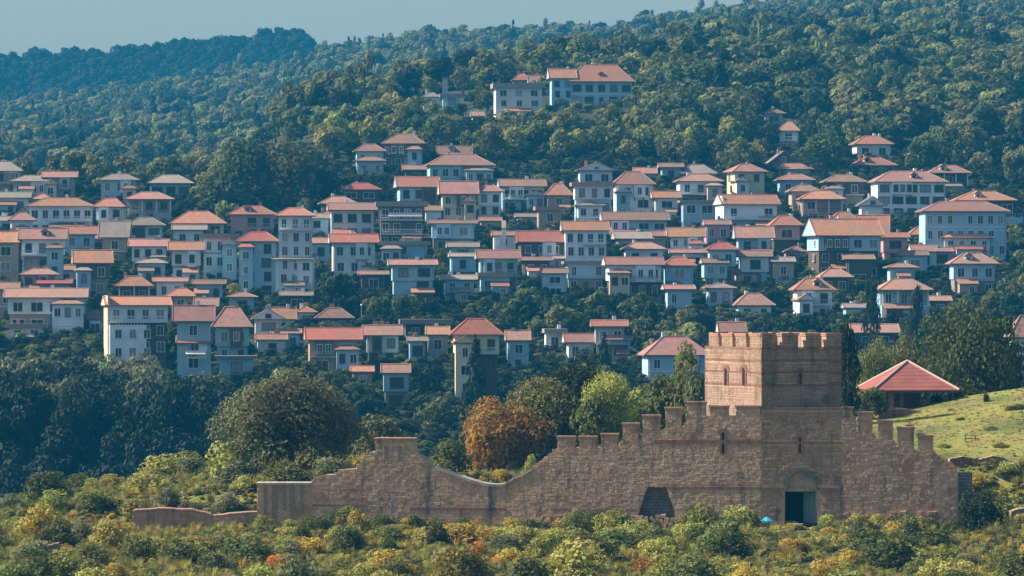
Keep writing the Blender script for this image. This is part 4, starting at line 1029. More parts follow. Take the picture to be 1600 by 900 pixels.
        for sx in (-.4, .4): g.hexa([(bx + sx * bw - .08, yf, h - fh * 1.02 - .7), (bx + sx * bw + .08, yf, h - fh * 1.02 - .7), (bx + sx * bw + .08, yf + .02, h - fh * 1.02 - .7), (bx + sx * bw - .08, yf + .02, h - fh * 1.02 - .7), (bx + sx * bw - .08, yf - .7, h - fh * 1.02), (bx + sx * bw + .08, yf - .7, h - fh * 1.02), (bx + sx * bw + .08, yf + .02, h - fh * 1.02), (bx + sx * bw - .08, yf + .02, h - fh * 1.02)])
        g.build("bracket", M_BEAM, bo, kind="stuff")
    if W > 8 and vis > 4 and 'v' not in fl and 'roof terrace' not in label and R.random() < .42:      # forward wing under its own lower roof
        sw = w * R.uniform(.34, .46); sx = R.choice((-1, 1)) * (w - sw) / 2; fo = R.uniform(1.2, 2.6); hw = h - R.uniform(.9, 2.4); mt = WALLM[R.choice((wc, wc, 'w', 'b', 'c'))]
        b = MB(); b.box(sx - sw / 2, sx + sw / 2, yf - fo, yf - .02, 0, hw); bo = b.build("wing", mt, root)
        wr = roof_mesh(sw, 2 * fo + 1.2, .4, R.uniform(.8, 1.3), R.choice('hhG'), None); wr.build("wing_roof", [ROOFM[R.choice((rc, rc, 'o', 'g', 'b'))], M_BEAM, mt], bo, (sx, yf + .55, hw))
        for i in range(max(1, int((hw - h + vis) / 2.8))):
            for j in range(max(1, int(sw / 1.7))): window(root, sx - sw / 2 + sw * (j + .5) / max(1, int(sw / 1.7)), yf - fo - .002, hw - 1.4 - i * 2.8, R.choice((.8, 1.0, 1.2)), 1.4, R.random() < .6)
    elif W > 6.5 and vis > 3.5 and R.random() < .45:      # low lean-to against the front with a tiled pent roof
        aw = w * R.uniform(.35, .6); ax = R.uniform(-.5, .5) * (w - aw); zt_ = h - vis + R.uniform(1.6, 2.6); b = MB(); b.box(ax - aw / 2, ax + aw / 2, yf - 2.2, yf - .02, 0, zt_); bo = b.build("lean_to", WALLM[R.choice('wgbstd')], root)
        rr = MB(); rr.hexa([(ax - aw / 2 - .3, yf - 2.6, zt_ - .12), (ax + aw / 2 + .3, yf - 2.6, zt_ - .12), (ax + aw / 2 + .3, yf - .06, zt_ + .75), (ax - aw / 2 - .3, yf - .06, zt_ + .75), (ax - aw / 2 - .3, yf - 2.6, zt_ + .02), (ax + aw / 2 + .3, yf - 2.6, zt_ + .02), (ax + aw / 2 + .3, yf - .06, zt_ + .9), (ax - aw / 2 - .3, yf - .06, zt_ + .9)]); rr.build("pent_roof", ROOFM[R.choice('opbgr')], bo)
        window(root, ax + aw * .2, yf - 2.203, zt_ - 1.0, .8, 1.0, fr)
    if R.random() < .5:       # terrace with a retaining wall in front
        tw_ = w * R.uniform(.7, 1.15); tx = R.uniform(-.15, .15) * w; zt_ = h - vis + R.uniform(-.4, .5); b = MB(); b.box(tx - tw_ / 2, tx + tw_ / 2, yf - 3.4, yf - 2.9, -1.5, zt_ + .25); bo = b.build("terrace_wall", WALLM[R.choice('ssgbb')], root)
        rl = MB(); k = tx - tw_ / 2
        while k < tx + tw_ / 2: rl.box(k, k + .06, yf - 3.25, yf - 3.19, zt_ + .25, zt_ + 1.0); k += .5
        rl.box(tx - tw_ / 2, tx + tw_ / 2, yf - 3.26, yf - 3.18, zt_ + 1.0, zt_ + 1.07); rl.build("railing", M_METAL, bo)
    if kind in 'gh' and W > 8 and rise > 1.6 and R.random() < .3 and 'great' not in label:      # roof window with its own little roof
        dx_ = R.uniform(-.2, .2) * w; y0 = -d * .3; b = MB(); zz = h + rise * .2; b.box(dx_ - .7, dx_ + .7, y0 - .6, 0, zz, zz + 1.25); bo = b.build("dormer", WALLM['w'], root)
        rr = MB(); rr.hexa([(dx_ - .95, y0 - .9, zz + 1.2), (dx_ + .95, y0 - .9, zz + 1.2), (dx_ + .95, .2, zz + 1.2), (dx_ - .95, .2, zz + 1.2), (dx_ - .1, y0 - .9, zz + 1.8), (dx_ + .1, y0 - .9, zz + 1.8), (dx_ + .1, .2, zz + 1.8), (dx_ - .1, .2, zz + 1.8)]); rr.build("dormer_roof", ROOFM[rc], bo)
        window(root, dx_, y0 - .603, zz + .65, .6, .8, fr)
    nb = fl.count('b') or (1 if vis > 4.5 and W > 6 and R.random() < .3 else 0)
    for i in range(nb):
        zc = h - fh * (i + 1) + .1
        if zc < 1: continue
        x0, x1 = (-w / 2 + .2, w / 2 - .2) if nb > 1 or R.random() < .5 else (-w * .1, w / 2 - .2); b = MB(); b.box(x0, x1, yf - 1.1, yf + .1, zc - .16, zc); bo = b.build("balcony", WALLM[wc] if wc != 'd' else M_FRAME, root)
        rl = MB(); rl.box(x0, x1, yf - 1.1, yf - 1.04, zc + .85, zc + .95)
        k = x0
        while k < x1: rl.box(k, k + .07, yf - 1.09, yf - 1.05, zc, zc + .85); k += .32
        rl.build("railing", M_FRAME if wc == 'd' or R.random() < .5 else M_METAL, bo)
    if not nb and vis > 5 and R.random() < .4:
        b = MB(); z = h - fh - .05; b.box(-w / 2 - .04, w / 2 + .04, yf - .05, yf + .3, z, z + .18); b.build("floor_band", M_FRAME if wc != 'w' else M_BEAM, root)
    if vis > 2.5 and R.random() < .6:
        p = MB(); sx = R.choice((-1, 1)) * (w / 2 - .25); p.tube((sx, yf - .06, max(.2, h - vis)), (sx, yf - .06, h - .05), .055, .055, 5); p.build("drainpipe", M_METAL, root)
    if 'awning' in label:
        a = MB(); a.hexa([(-w * .3, yf - 1.3, h - fh * .75), (w * .45, yf - 1.3, h - fh * .75), (w * .45, yf, h - fh * .5), (-w * .3, yf, h - fh * .5), (-w * .3, yf - 1.3, h - fh * .75 + .12), (w * .45, yf - 1.3, h - fh * .75 + .12), (w * .45, yf, h - fh * .5 + .12), (-w * .3, yf, h - fh * .5 + .12)]); a.build("awning", M_AWN if 'white' in label else ROOFM['p'], root)
    if 'stepped white gable' in label:
        a = MB()
        for k, t in enumerate((.3, 1.0, 1.7)): a.box(-w / 2 - .35, -w / 2 + .06, -d / 2 + k * .9 - .5, d / 2 - k * .9, h - 4 if k == 0 else h + .4 + k * .7 - .7, h + .4 + k * .7)
        a.build("gable_wall", WALLM['w'], root)
    if 'roof terrace' in label:
        a = MB(); a.box(-w / 2 - .32, -w / 2 - .02, -d / 2 - .55, d / 2 + .3, 0, h + rise + .35); a.build("end_wall", WALLM['c'], root); a = MB(); a.box(-w / 2 - .02, w * .12, -d / 2 - 1.5, -d / 2 - .01, 0, h - 3.2); a.build("terrace_block", WALLM['w'], root)  # end wall of the white block: sunlight painted on as cream plaster
        rl = MB()
        for k in range(12): x = -w / 2 + k * (w * .62) / 12; rl.box(x, x + .07, -d / 2 - 1.45, -d / 2 - 1.4, h - 3.2, h - 2.3)
        rl.box(-w / 2, w * .12, -d / 2 - 1.47, -d / 2 - 1.38, h - 2.3, h - 2.2); rl.build("terrace_railing", M_FRAME, root)
        for k in range(2):
            for j in range(3): window(root, -w / 2 + 1.4 + j * 2.4, -d / 2 - 1.503, h - 4.7 - k * 3.1, 1.0, 1.4, True)
    if 'skylight' in label or 'great gabled' in label and 'sunlit' in label:
        for x in (-w * .18, -w * .06):
            a = MB(); sl = rise / (d / 2 + oh); y = -d * .28; zz = (d / 2 + oh + y) * sl + .16; a.hexa([(x - .35, y - .4, zz - .4 * sl), (x + .35, y - .4, zz - .4 * sl), (x + .35, y + .4, zz + .4 * sl), (x - .35, y + .4, zz + .4 * sl), (x - .35, y - .4, zz - .4 * sl + .12), (x + .35, y - .4, zz - .4 * sl + .12), (x + .35, y + .4, zz + .4 * sl + .12), (x - .35, y + .4, zz + .4 * sl + .12)]); a.build("skylight", M_GLASS, o)
    BOXES.append((cx, dc, w, d, xl, xr, yr, ye, yb, d0, label))
for ln in HOUSES.strip().split('\n'): house(ln)

def firewall():
    d = ground(787, 405, 620); x = X(787, d); z = H(x, d); h = Z(345, d) - z
    r = empty("firewall", (x, d + 2, z)); tag(r, "tall narrow white firewall standing between the red and the dark roofs", "wall")
    m = MB(); m.hexa([(-.5, -2, -2), (.5, -2, -2), (.5, 2.5, -2), (-.5, 2.5, -2), (-.35, -2, h * .8), (.35, -2, h * .8), (.35, 2.5, h), (-.35, 2.5, h)]); m.build("wall", WALLM['w'], r)
    c = MB(); c.hexa([(-.45, -2.1, h * .8), (.45, -2.1, h * .8), (.45, 2.6, h), (-.45, 2.6, h), (-.45, -2.1, h * .8 + .15), (.45, -2.1, h * .8 + .15), (.45, 2.6, h + .15), (-.45, 2.6, h + .15)]); c.build("coping", ROOFM['g'], r)
firewall()
def stack():
    d = ground(695, 175, 900); x = X(695, d); z = H(x, d + 3); h = Z(122, d) - z
    r = empty("chimney_tower", (x, d + 3, z)); tag(r, "slender square masonry stack on the left of the knoll", "tower")
    m = MB(); m.hexa([(a * .9, b * .9, -2) for a, b in ((-1, -1), (1, -1), (1, 1), (-1, 1))] + [(a * .6, b * .6, h) for a, b in ((-1, -1), (1, -1), (1, 1), (-1, 1))]); m.build("shaft", WALLM['g'], r)
    c = MB(); c.box(-.8, .8, -.8, .8, h, h + .3); c.build("cap", WALLM['s'], r)
stack()
# ---------------------------------------------------------------- trees one by one
def tpx(name, px, pyb, d, wpx, hpx, kind, label, **k):
    """a tree of given bearing, distance and size; the ground gives its foot unless pyb asks for another"""
    d = d or ground(px, pyb, 560, 1130) or 1118.0; x = X(px, d); z = H(x, d)
    top = Z(pyb - hpx, d); ht = max(1.2, top - z)
    if d < 420 and k.get('shape') == 'broad': z -= ht * .16; ht *= 1.16; wpx *= 1.3; k['z'] = z
    return tree(name, x, d, wpx * d / F, ht, kind, label, **k)
BIG = [
 ("oak_tree", 395, 750, 352, 125, 155, 'grey', "left hand lobe of the big grey green tree behind the low bastion", 'broad', 'big'),
 ("oak_tree", 460, 752, 350, 165, 188, 'grey', "biggest grey green tree standing behind the low stone bastion", 'broad', 'big'),
 ("oak_tree", 520, 742, 356, 90, 140, 'grey', "right hand grey green tree sloping down to the stepped gable wall", 'broad', 'big'),
 ("bush_tree", 588, 720, 376, 78, 74, 'grey', "small dull green tree behind the left shoulder of the pinnacle", 'broad', 'mid'),
 ("bush_tree", 700, 745, 341, 70, 60, 'green', "round dark bush behind the slope right of the pinnacle", 'broad', 'mid'),
 ("autumn_tree", 785, 720, 366, 120, 108, 'turning', "rust orange autumn tree at the left of the dark clump", 'broad', 'big'),
 ("autumn_tree", 762, 724, 362, 66, 78, 'rust', "small bright rust tree at the far left foot of the autumn clump", 'broad', 'mid'),
 ("ash_tree", 930, 700, 366, 60, 90, 'olive', "olive green tree between the dark clump and the first merlons", 'broad', 'mid'),
 ("ash_tree", 1050, 655, 372, 70, 84, 'olive', "dull olive round tree left of the upright olive tree", 'broad', 'mid'),
 ("autumn_tree", 835, 720, 370, 125, 135, 'olive', "olive tree turning rusty in the middle of the clump", 'broad', 'big'),
 ("shade_tree", 895, 712, 374, 118, 160, 'dark', "tall dark rounded tree at the right of the autumn clump", 'broad', 'big'),
 ("ash_tree", 952, 690, 368, 78, 112, 'lime', "yellow green tree behind the first merlons of the curtain wall", 'broad', 'big'),
 ("ash_tree", 1003, 672, 378, 70, 70, 'lime', "low yellow green tree in the middle of the stepped merlons", 'broad', 'mid'),
 ("ash_tree", 1030, 660, 374, 66, 75, 'olive', "dusty olive tree just left of the tower shrubs", 'broad', 'mid'),
 ("poplar_tree", 1072, 660, 370, 62, 120, 'olive', "upright olive tree close to the left side of the tower", 'column', 'mid'),
 ("bush_tree", 1096, 650, 366, 50, 80, 'grey', "grey bush squeezed against the lit side of the tower", 'broad', 'mid'),
 ("dark_tree", 1325, 645, 362, 52, 135, 'dark', "dark narrow tree hugging the shaded right side of the tower", 'column', 'mid'),
 ("maple_tree", 1372, 640, 396, 72, 125, 'olive', "olive and gold tree left behind the pavilion roof", 'broad', 'big'),
 ("maple_tree", 1412, 636, 402, 80, 122, 'olive', "brownish green tree right behind the pavilion roof", 'broad', 'big'),
 ("walnut_tree", 1520, 614, 398, 150, 158, 'green', "largest spreading tree on the crest right of the pavilion", 'broad', 'big'),
 ("walnut_tree", 1474, 612, 402, 70, 98, 'olive', "smaller tree leaning on the left of the largest crest tree", 'broad', 'mid'),
 ("walnut_tree", 1568, 606, 404, 60, 100, 'dark', "shaded tree on the right of the largest crest tree", 'broad', 'mid'),
 ("bush_tree", 1360, 642, 366, 46, 44, 'green', "low dark bush under the left eave of the pavilion", 'broad', 'mid'),
 ("bush_tree", 1463, 632, 374, 34, 16, 'dark', "flat dark shrub beside the right pavilion posts", 'shrub', 'mid'),
 ("bush_tree", 1492, 630, 373, 34, 14, 'dark', "second flat dark shrub, right beside the pavilion eave", 'shrub', 'mid'),
 ("bush_tree", 1541, 622, 366, 14, 12, 'dark', "tiny lone dark bush on top of the grass slope", 'shrub', 'mid'),
 ("fir_tree", 743, 640, 640, 66, 118, 'dark', "dark fir in front of the tall yellow house", 'cone', 'mid'),
 ("fir_tree", 944, 592, 660, 46, 76, 'dark', "second dark fir, in front of the awning roofed house", 'cone', 'mid'),
 ("cypress_tree", 1434, 520, 690, 40, 68, 'dark', "dark ivy covered tree right of the tumbledown blue house", 'column', 'mid'),
 ("cypress_tree", 1362, 505, 700, 34, 72, 'dark', "dark slim tree left of the tumbledown blue house", 'column', 'mid'),
 ("lime_tree", 1290, 275, None, 84, 70, 'green', "big round green tree left of the lone white villa", 'broad', 'mid'),
 ("golden_tree", 1455, 262, None, 78, 42, 'yellow', "golden spreading tree right of the lone white villa", 'broad', 'mid'),
 ("golden_tree", 1168, 262, None, 62, 40, 'yellow', "small golden dome shaped tree near the dark gabled house", 'broad', 'mid'),
 ("knoll_tree", 905, 112, 1105, 78, 58, 'grey', "rounded tree directly behind the red summit roof, left", 'broad', 'mid'),
 ("knoll_tree", 975, 114, 1105, 88, 66, 'grey', "rounded tree directly behind the red summit roof, right", 'broad', 'mid'),
 ("knoll_tree", 1085, 170, None, 115, 75, 'green', "large dark domed tree on the ridge right of the summit villa", 'broad', 'mid'),
 ("knoll_tree", 1000, 245, None, 70, 45, 'olive', "olive tree on the slope below the red summit villa", 'broad', 'mid'),
 ("knoll_tree", 385, 330, None, 110, 112, 'green', "tall left tree of the big dark group above the white houses", 'broad', 'mid'),
 ("knoll_tree", 452, 330, None, 120, 110, 'olive', "wide right tree of the big dark group above the white houses", 'broad', 'mid'),
 ("knoll_tree", 330, 330, None, 78, 70, 'olive', "low left shoulder tree of the big dark group", 'broad', 'mid'),
 ("knoll_tree", 508, 330, None, 70, 75, 'dark', "dark tree at the right end of the big dark group", 'broad', 'mid'),
 ("knoll_tree", 415, 300, None, 100, 85, 'dark', "dark tree rising at the back of the big group above the white houses", 'broad', 'mid'),
 ("knoll_tree", 478, 300, None, 110, 80, 'olive', "broad olive crown at the upper right of the big dark group", 'broad', 'mid'),
 ("knoll_tree", 355, 310, None, 80, 72, 'olive', "olive tree at the upper left of the big dark group", 'broad', 'mid'),
 ("knoll_tree", 540, 215, None, 80, 48, 'green', "dark rounded tree above the short pink roof by the knoll", 'broad', 'mid'),
 ("knoll_tree", 590, 200, None, 84, 46, 'olive', "olive domed tree up left of the brown timber house", 'broad', 'mid'),
 ("knoll_tree", 1130, 160, None, 96, 70, 'olive', "broad olive tree on the ridge between summit villa and lone house", 'broad', 'mid'),
 ("knoll_tree", 1040, 150, None, 90, 70, 'green', "tall green tree close to the right side of the summit villa", 'broad', 'mid'),
 ("knoll_tree", 1180, 175, None, 100, 70, 'dark', "dark domed tree above the lone house among trees", 'broad', 'mid'),
 ("knoll_tree", 640, 205, None, 64, 46, 'olive', "pale olive tree above the dark timber house", 'broad', 'mid'),
 ("knoll_tree", 840, 225, None, 74, 34, 'lime', "yellowish tree crown under the large pale block", 'broad', 'mid'),
 ("garden_tree", 1085, 305, None, 40, 34, 'dark', "round dark bush in the middle of the upper town", 'broad', 'mid'),
]
for nm, px, pyb, d, wp, hp, kd, lb, sh, sz in BIG:
    tpx(nm, px, pyb, d, wp, hp, kd, lb, shape=sh, size=sz, sink=0.1, trunk=sh != 'shrub')

TAKEN = []
def clear_of_houses(x, y, r):
    return all(abs(x - b[0]) > b[2] / 2 + r or abs(y - b[1]) > b[3] / 2 + r for b in BOXES)
def hides_house(px, d, wpx, ytop):
    for b in BOXES:
        if b[9] > d - 1 and b[4] - wpx * .3 < px < b[5] + wpx * .3:
            lim = b[8] - .32 * (b[8] - b[7])
            if ytop < lim and ytop + 300 > b[6]: return True
    return False
NAMED = {}
def beside(kindword, px, pyt, pyb):
    """a label that points at the nearest house in view"""
    best = min(BOXES, key=lambda b: (((b[4] + b[5]) / 2 - px) / 1.0) ** 2 + ((b[7] + b[8]) / 2 - pyt) ** 2)
    cx = (best[4] + best[5]) / 2
    rel = "left of" if px < best[4] else "right of" if px > best[5] else "below" if pyt > best[7] else "above"
    art = [] if best[10].split()[0] in ('the', 'second') else ["the"]
    return ' '.join((kindword.split() + rel.split() + art + best[10].split()))
def short(lab, n=16):
    ws = lab.split()[:n]
    while ws[-1] in ('the', 'a', 'of', 'with', 'and', 'its', 'by', 'in', 'on', 'under', 'behind', 'above', 'below', 'beside', 'right', 'left', 'from', 'between', 'over', 'before', 'an', 'to', 'at', 'wide', 'up', 'pale', 'dark', 'small', 'bright', 'large', 'its', 'white', 'orange', 'pink', 'grey', 'directly', 'just'): ws.pop()
    return ' '.join(ws)
def fill(n, region, rng, kinds, hm, name, label, group, tries=60, shape='broad', size='small', spacing=.55, wf=(.85, 1.25)):
    """trees spread over a patch of the hillside, kept out of the houses and of their fronts"""
    c = 0
    for _ in range(n * tries):
        if c >= n: break
        px, d = region(rng); x = X(px, d); ht = rng.uniform(*hm); z = H(x, d); wd = ht * rng.uniform(*wf)
        pyt = 450 - (z + ht) * F / d; pw = wd * F / d
        if not clear_of_houses(x, d, wd * .38) or hides_house(px, d, pw, pyt): continue
        if any((x - q[0]) ** 2 + (d - q[1]) ** 2 < (spacing * (wd + q[2]) / 2) ** 2 for q in TAKEN): continue
        k = rng.choice(kinds); lab = label[k]
        if group == GT: lab = short(beside({'dark': 'dark', 'green': 'mid green', 'olive': 'olive', 'grey': 'grey green', 'lime': 'yellow green', 'forest': 'mixed green'}[k] + (' bush' if ht < 4 else ' tree' if ht < 6 else ' tall tree'), px, pyt, 450 - z * F / d))
        elif 'woodland' in group: lab = short(beside({'forest': 'mixed green', 'olive': 'olive', 'green': 'deep green', 'lime': 'light yellow green'}[k] + (' low woodland tree' if ht < 6.5 else ' woodland tree' if ht < 8 else ' tall woodland tree'), px, pyt, 450 - z * F / d))
        tree(name, x, d, wd, ht, k, lab, group, shape, size, trunk=ht > 4); TAKEN.append((x, d, wd)); c += 1
    return c
rng = random.Random(5)
# dark wooded bank at the left, below the town
for _ in range(300):
    px = rng.uniform(-60, 350); d = rng.uniform(588, 668); x = X(px, d); ht = rng.uniform(8, 12); wd = rng.uniform(7, 10)
    zmax = Z(rng.uniform(548, 575) if px < 250 else rng.uniform(578, 605), d); z = min(H(x, d), zmax - ht)
    if any((x - q[0]) ** 2 + (d - q[1]) ** 2 < 13 for q in TAKEN): continue
    k = rng.choice(('deep', 'deep', 'dark')); TAKEN.append((x, d, wd))  # dark leaf kinds put the bank's shade into the foliage colour
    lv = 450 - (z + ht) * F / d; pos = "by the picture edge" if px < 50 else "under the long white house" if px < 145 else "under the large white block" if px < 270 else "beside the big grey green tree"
    if lv < 585 and rng.random() < .45: k = 'grey'  # paler leaf colour stands in for sun on the top row
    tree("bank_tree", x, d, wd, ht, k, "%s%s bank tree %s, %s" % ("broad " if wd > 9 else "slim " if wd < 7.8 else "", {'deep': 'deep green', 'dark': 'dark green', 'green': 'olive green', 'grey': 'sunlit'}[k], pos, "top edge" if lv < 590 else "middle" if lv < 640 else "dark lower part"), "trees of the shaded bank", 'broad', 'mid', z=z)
LBT = {'dark': "dark leafy tree filling a gap between town houses", 'green': "mid green tree filling a gap between town houses", 'olive': "olive green tree filling a gap between town houses", 'grey': "grey green tree filling a gap between town houses", 'lime': "yellow green garden bush between town houses"}
GT = "trees between the town houses"
R4 = lambda a, b, c, d: (lambda r: ((lambda px, py: (px, ground(px, py, 600) or 700))(r.uniform(a, b), r.uniform(c, d))))
fill(26, R4(495, 700, 425, 505), rng, ('dark', 'dark', 'green'), (5, 9), "town_tree", LBT, GT)
fill(16, R4(640, 760, 420, 500), rng, ('dark', 'dark', 'dark', 'green', 'olive'), (4, 7), "town_tree", LBT, GT)
fill(40, R4(800, 1140, 430, 540), rng, ('dark', 'dark', 'green', 'olive'), (4, 8), "town_tree", LBT, GT)
fill(20, R4(1150, 1440, 430, 560), rng, ('dark', 'dark', 'dark', 'green', 'olive'), (4, 7), "town_tree", LBT, GT)
fill(14, R4(400, 640, 560, 660), rng, ('dark', 'dark', 'dark', 'green', 'olive'), (5, 9), "town_tree", LBT, GT)
fill(26, R4(560, 1000, 600, 690), rng, ('dark', 'dark', 'green'), (6, 9), "town_tree", LBT, GT)
fill(20, R4(1380, 1640, 400, 600), rng, ('dark', 'green', 'olive', 'dark'), (5, 8), "town_tree", LBT, GT)
fill(95, R4(-20, 1640, 300, 480), rng, ('dark', 'dark', 'green', 'dark', 'olive', 'lime'), (2.5, 5.5), "town_tree", LBT, GT)
fill(25, R4(-20, 480, 460, 560), rng, ('dark', 'dark', 'green'), (3, 6), "town_tree", LBT, GT)
fill(30, R4(-60, 330, 268, 318), rng, ('green', 'forest', 'grey'), (4, 8), "town_tree", dict(LBT, forest="mixed green tree at the upper edge of the town"), GT)
# bushes and trees wrapped round the summit houses
for px, py, h in ((880, 172, 3), (900, 176, 3.5), (921, 178, 3), (942, 178, 3.2), (963, 176, 3.6), (984, 172, 4), (1002, 168, 5.5), (862, 180, 3), (1018, 160, 7), (1040, 158, 8), (755, 178, 4), (742, 168, 5), (766, 192, 3), (800, 196, 3.4), (826, 196, 3), (846, 190, 3.6), (1005, 132, 8), (1030, 128, 8), (868, 112, 7), (940, 112, 8), (838, 112, 6), (700, 190, 4), (676, 182, 4), (720, 186, 4), (650, 178, 5), (630, 190, 6)):
    d = ground(px, py, 900) or 1060.0
    tree("summit_tree", X(px, d), d, h * rng.uniform(1.1, 1.5), h, rng.choice(('olive', 'green', 'forest', 'lime' if h < 4 else 'dark')), short(beside("green bush" if h < 4.5 else "green tree", px, py - h * 6, py)), "trees round the summit houses", 'broad', 'small', trunk=h > 4.5)
# the knoll and the slopes above the town
LBK = {'forest': "mixed green woodland tree on the knoll above the town", 'olive': "olive woodland tree on the knoll above the town", 'green': "deep green woodland tree on the knoll above the town", 'lime': "light yellow green bush on the knoll above the town"}
fill(150, R4(480, 1240, 70, 262), rng, ('forest', 'olive', 'green', 'lime'), (5, 9.5), "woodland_tree", LBK, "woodland trees above the town", spacing=.5)
fill(90, R4(1000, 1640, 150, 300), rng, ('forest', 'green', 'olive'), (6, 11), "woodland_tree", {k: v.replace("on the knoll above", "on the slope right above") for k, v in LBK.items()}, "woodland trees above the town", spacing=.5)

# ---------------------------------------------------------------- far woods as one mass
def far_woods():
    rg = np.random.default_rng(8); pts, sc = [], []
    def put(px, d, ht, wd):
        x = X(px, d); z = H(x, d); pts.append((x, d, z - .3)); sc.append((wd, wd, ht))
    for _ in range(15000):
        px = rg.uniform(-260, 1860); d = 905 + 1340 * rg.uniform(0, 1) ** .8; x = X(px, d)
        lo = np.interp(px, [-260, 330, 410, 470, 560, 640, 1000, 1100, 1860], [1360, 1360, 1200, 1030, 1060, 1120, 1085, 1030, 960])
        if d < lo or not clear_of_houses(x, d, 4): continue
        if 1160 < d < 1400 and px < 930 and rg.uniform() < .8: continue      # hollow behind the town, out of sight
        b = rg.uniform(.6, 1.3); put(px, d, rg.uniform(7.5, 12.0) * b, rg.uniform(9, 15) * b)
    protos = [crown('broad', 'far', k, v) for v in range(4) for k in ('forest', 'green', 'olive', 'forest', 'dark')] + [crown('cone', 'far', 'dark', 1), crown('column', 'far', 'green', 1), crown('column', 'far', 'forest', 2), crown('shrub', 'far', 'forest', 2)]
    pick = rg.choice(24, len(pts), p=[.9 / 20] * 20 + [.03, .02, .02, .03]); sc = [(c[0] * .6, c[1] * .6, c[2] * 1.25) if 20 <= k < 23 else c for c, k in zip(sc, pick)]
    scatter_stuff("woods", pts, sc, protos, "broadleaf woods covering the long hill behind the town", "woods", pick)
    pts, sc = [], []
    for _ in range(2600):
        px = rg.uniform(-260, 600); d = rg.uniform(2390, 2560); put(px, d, rg.uniform(11, 17), rg.uniform(11, 17))
    for k in range(26):
        px = 395 + k * 3.1; put(px, 2520 + rg.uniform(-25, 25), rg.uniform(10, 16), rg.uniform(10, 14))
    pick = [rg.integers(0, 4) for _ in range(2600)] + [4] * 26
    scatter_stuff("distant_woods", pts, sc, [crown('broad', 'far', 'dark', v) for v in range(4)] + [crown('cone', 'far', 'dark', 0)], "dark conifer woods on the farthest ridge", "woods", pick)
far_woods()

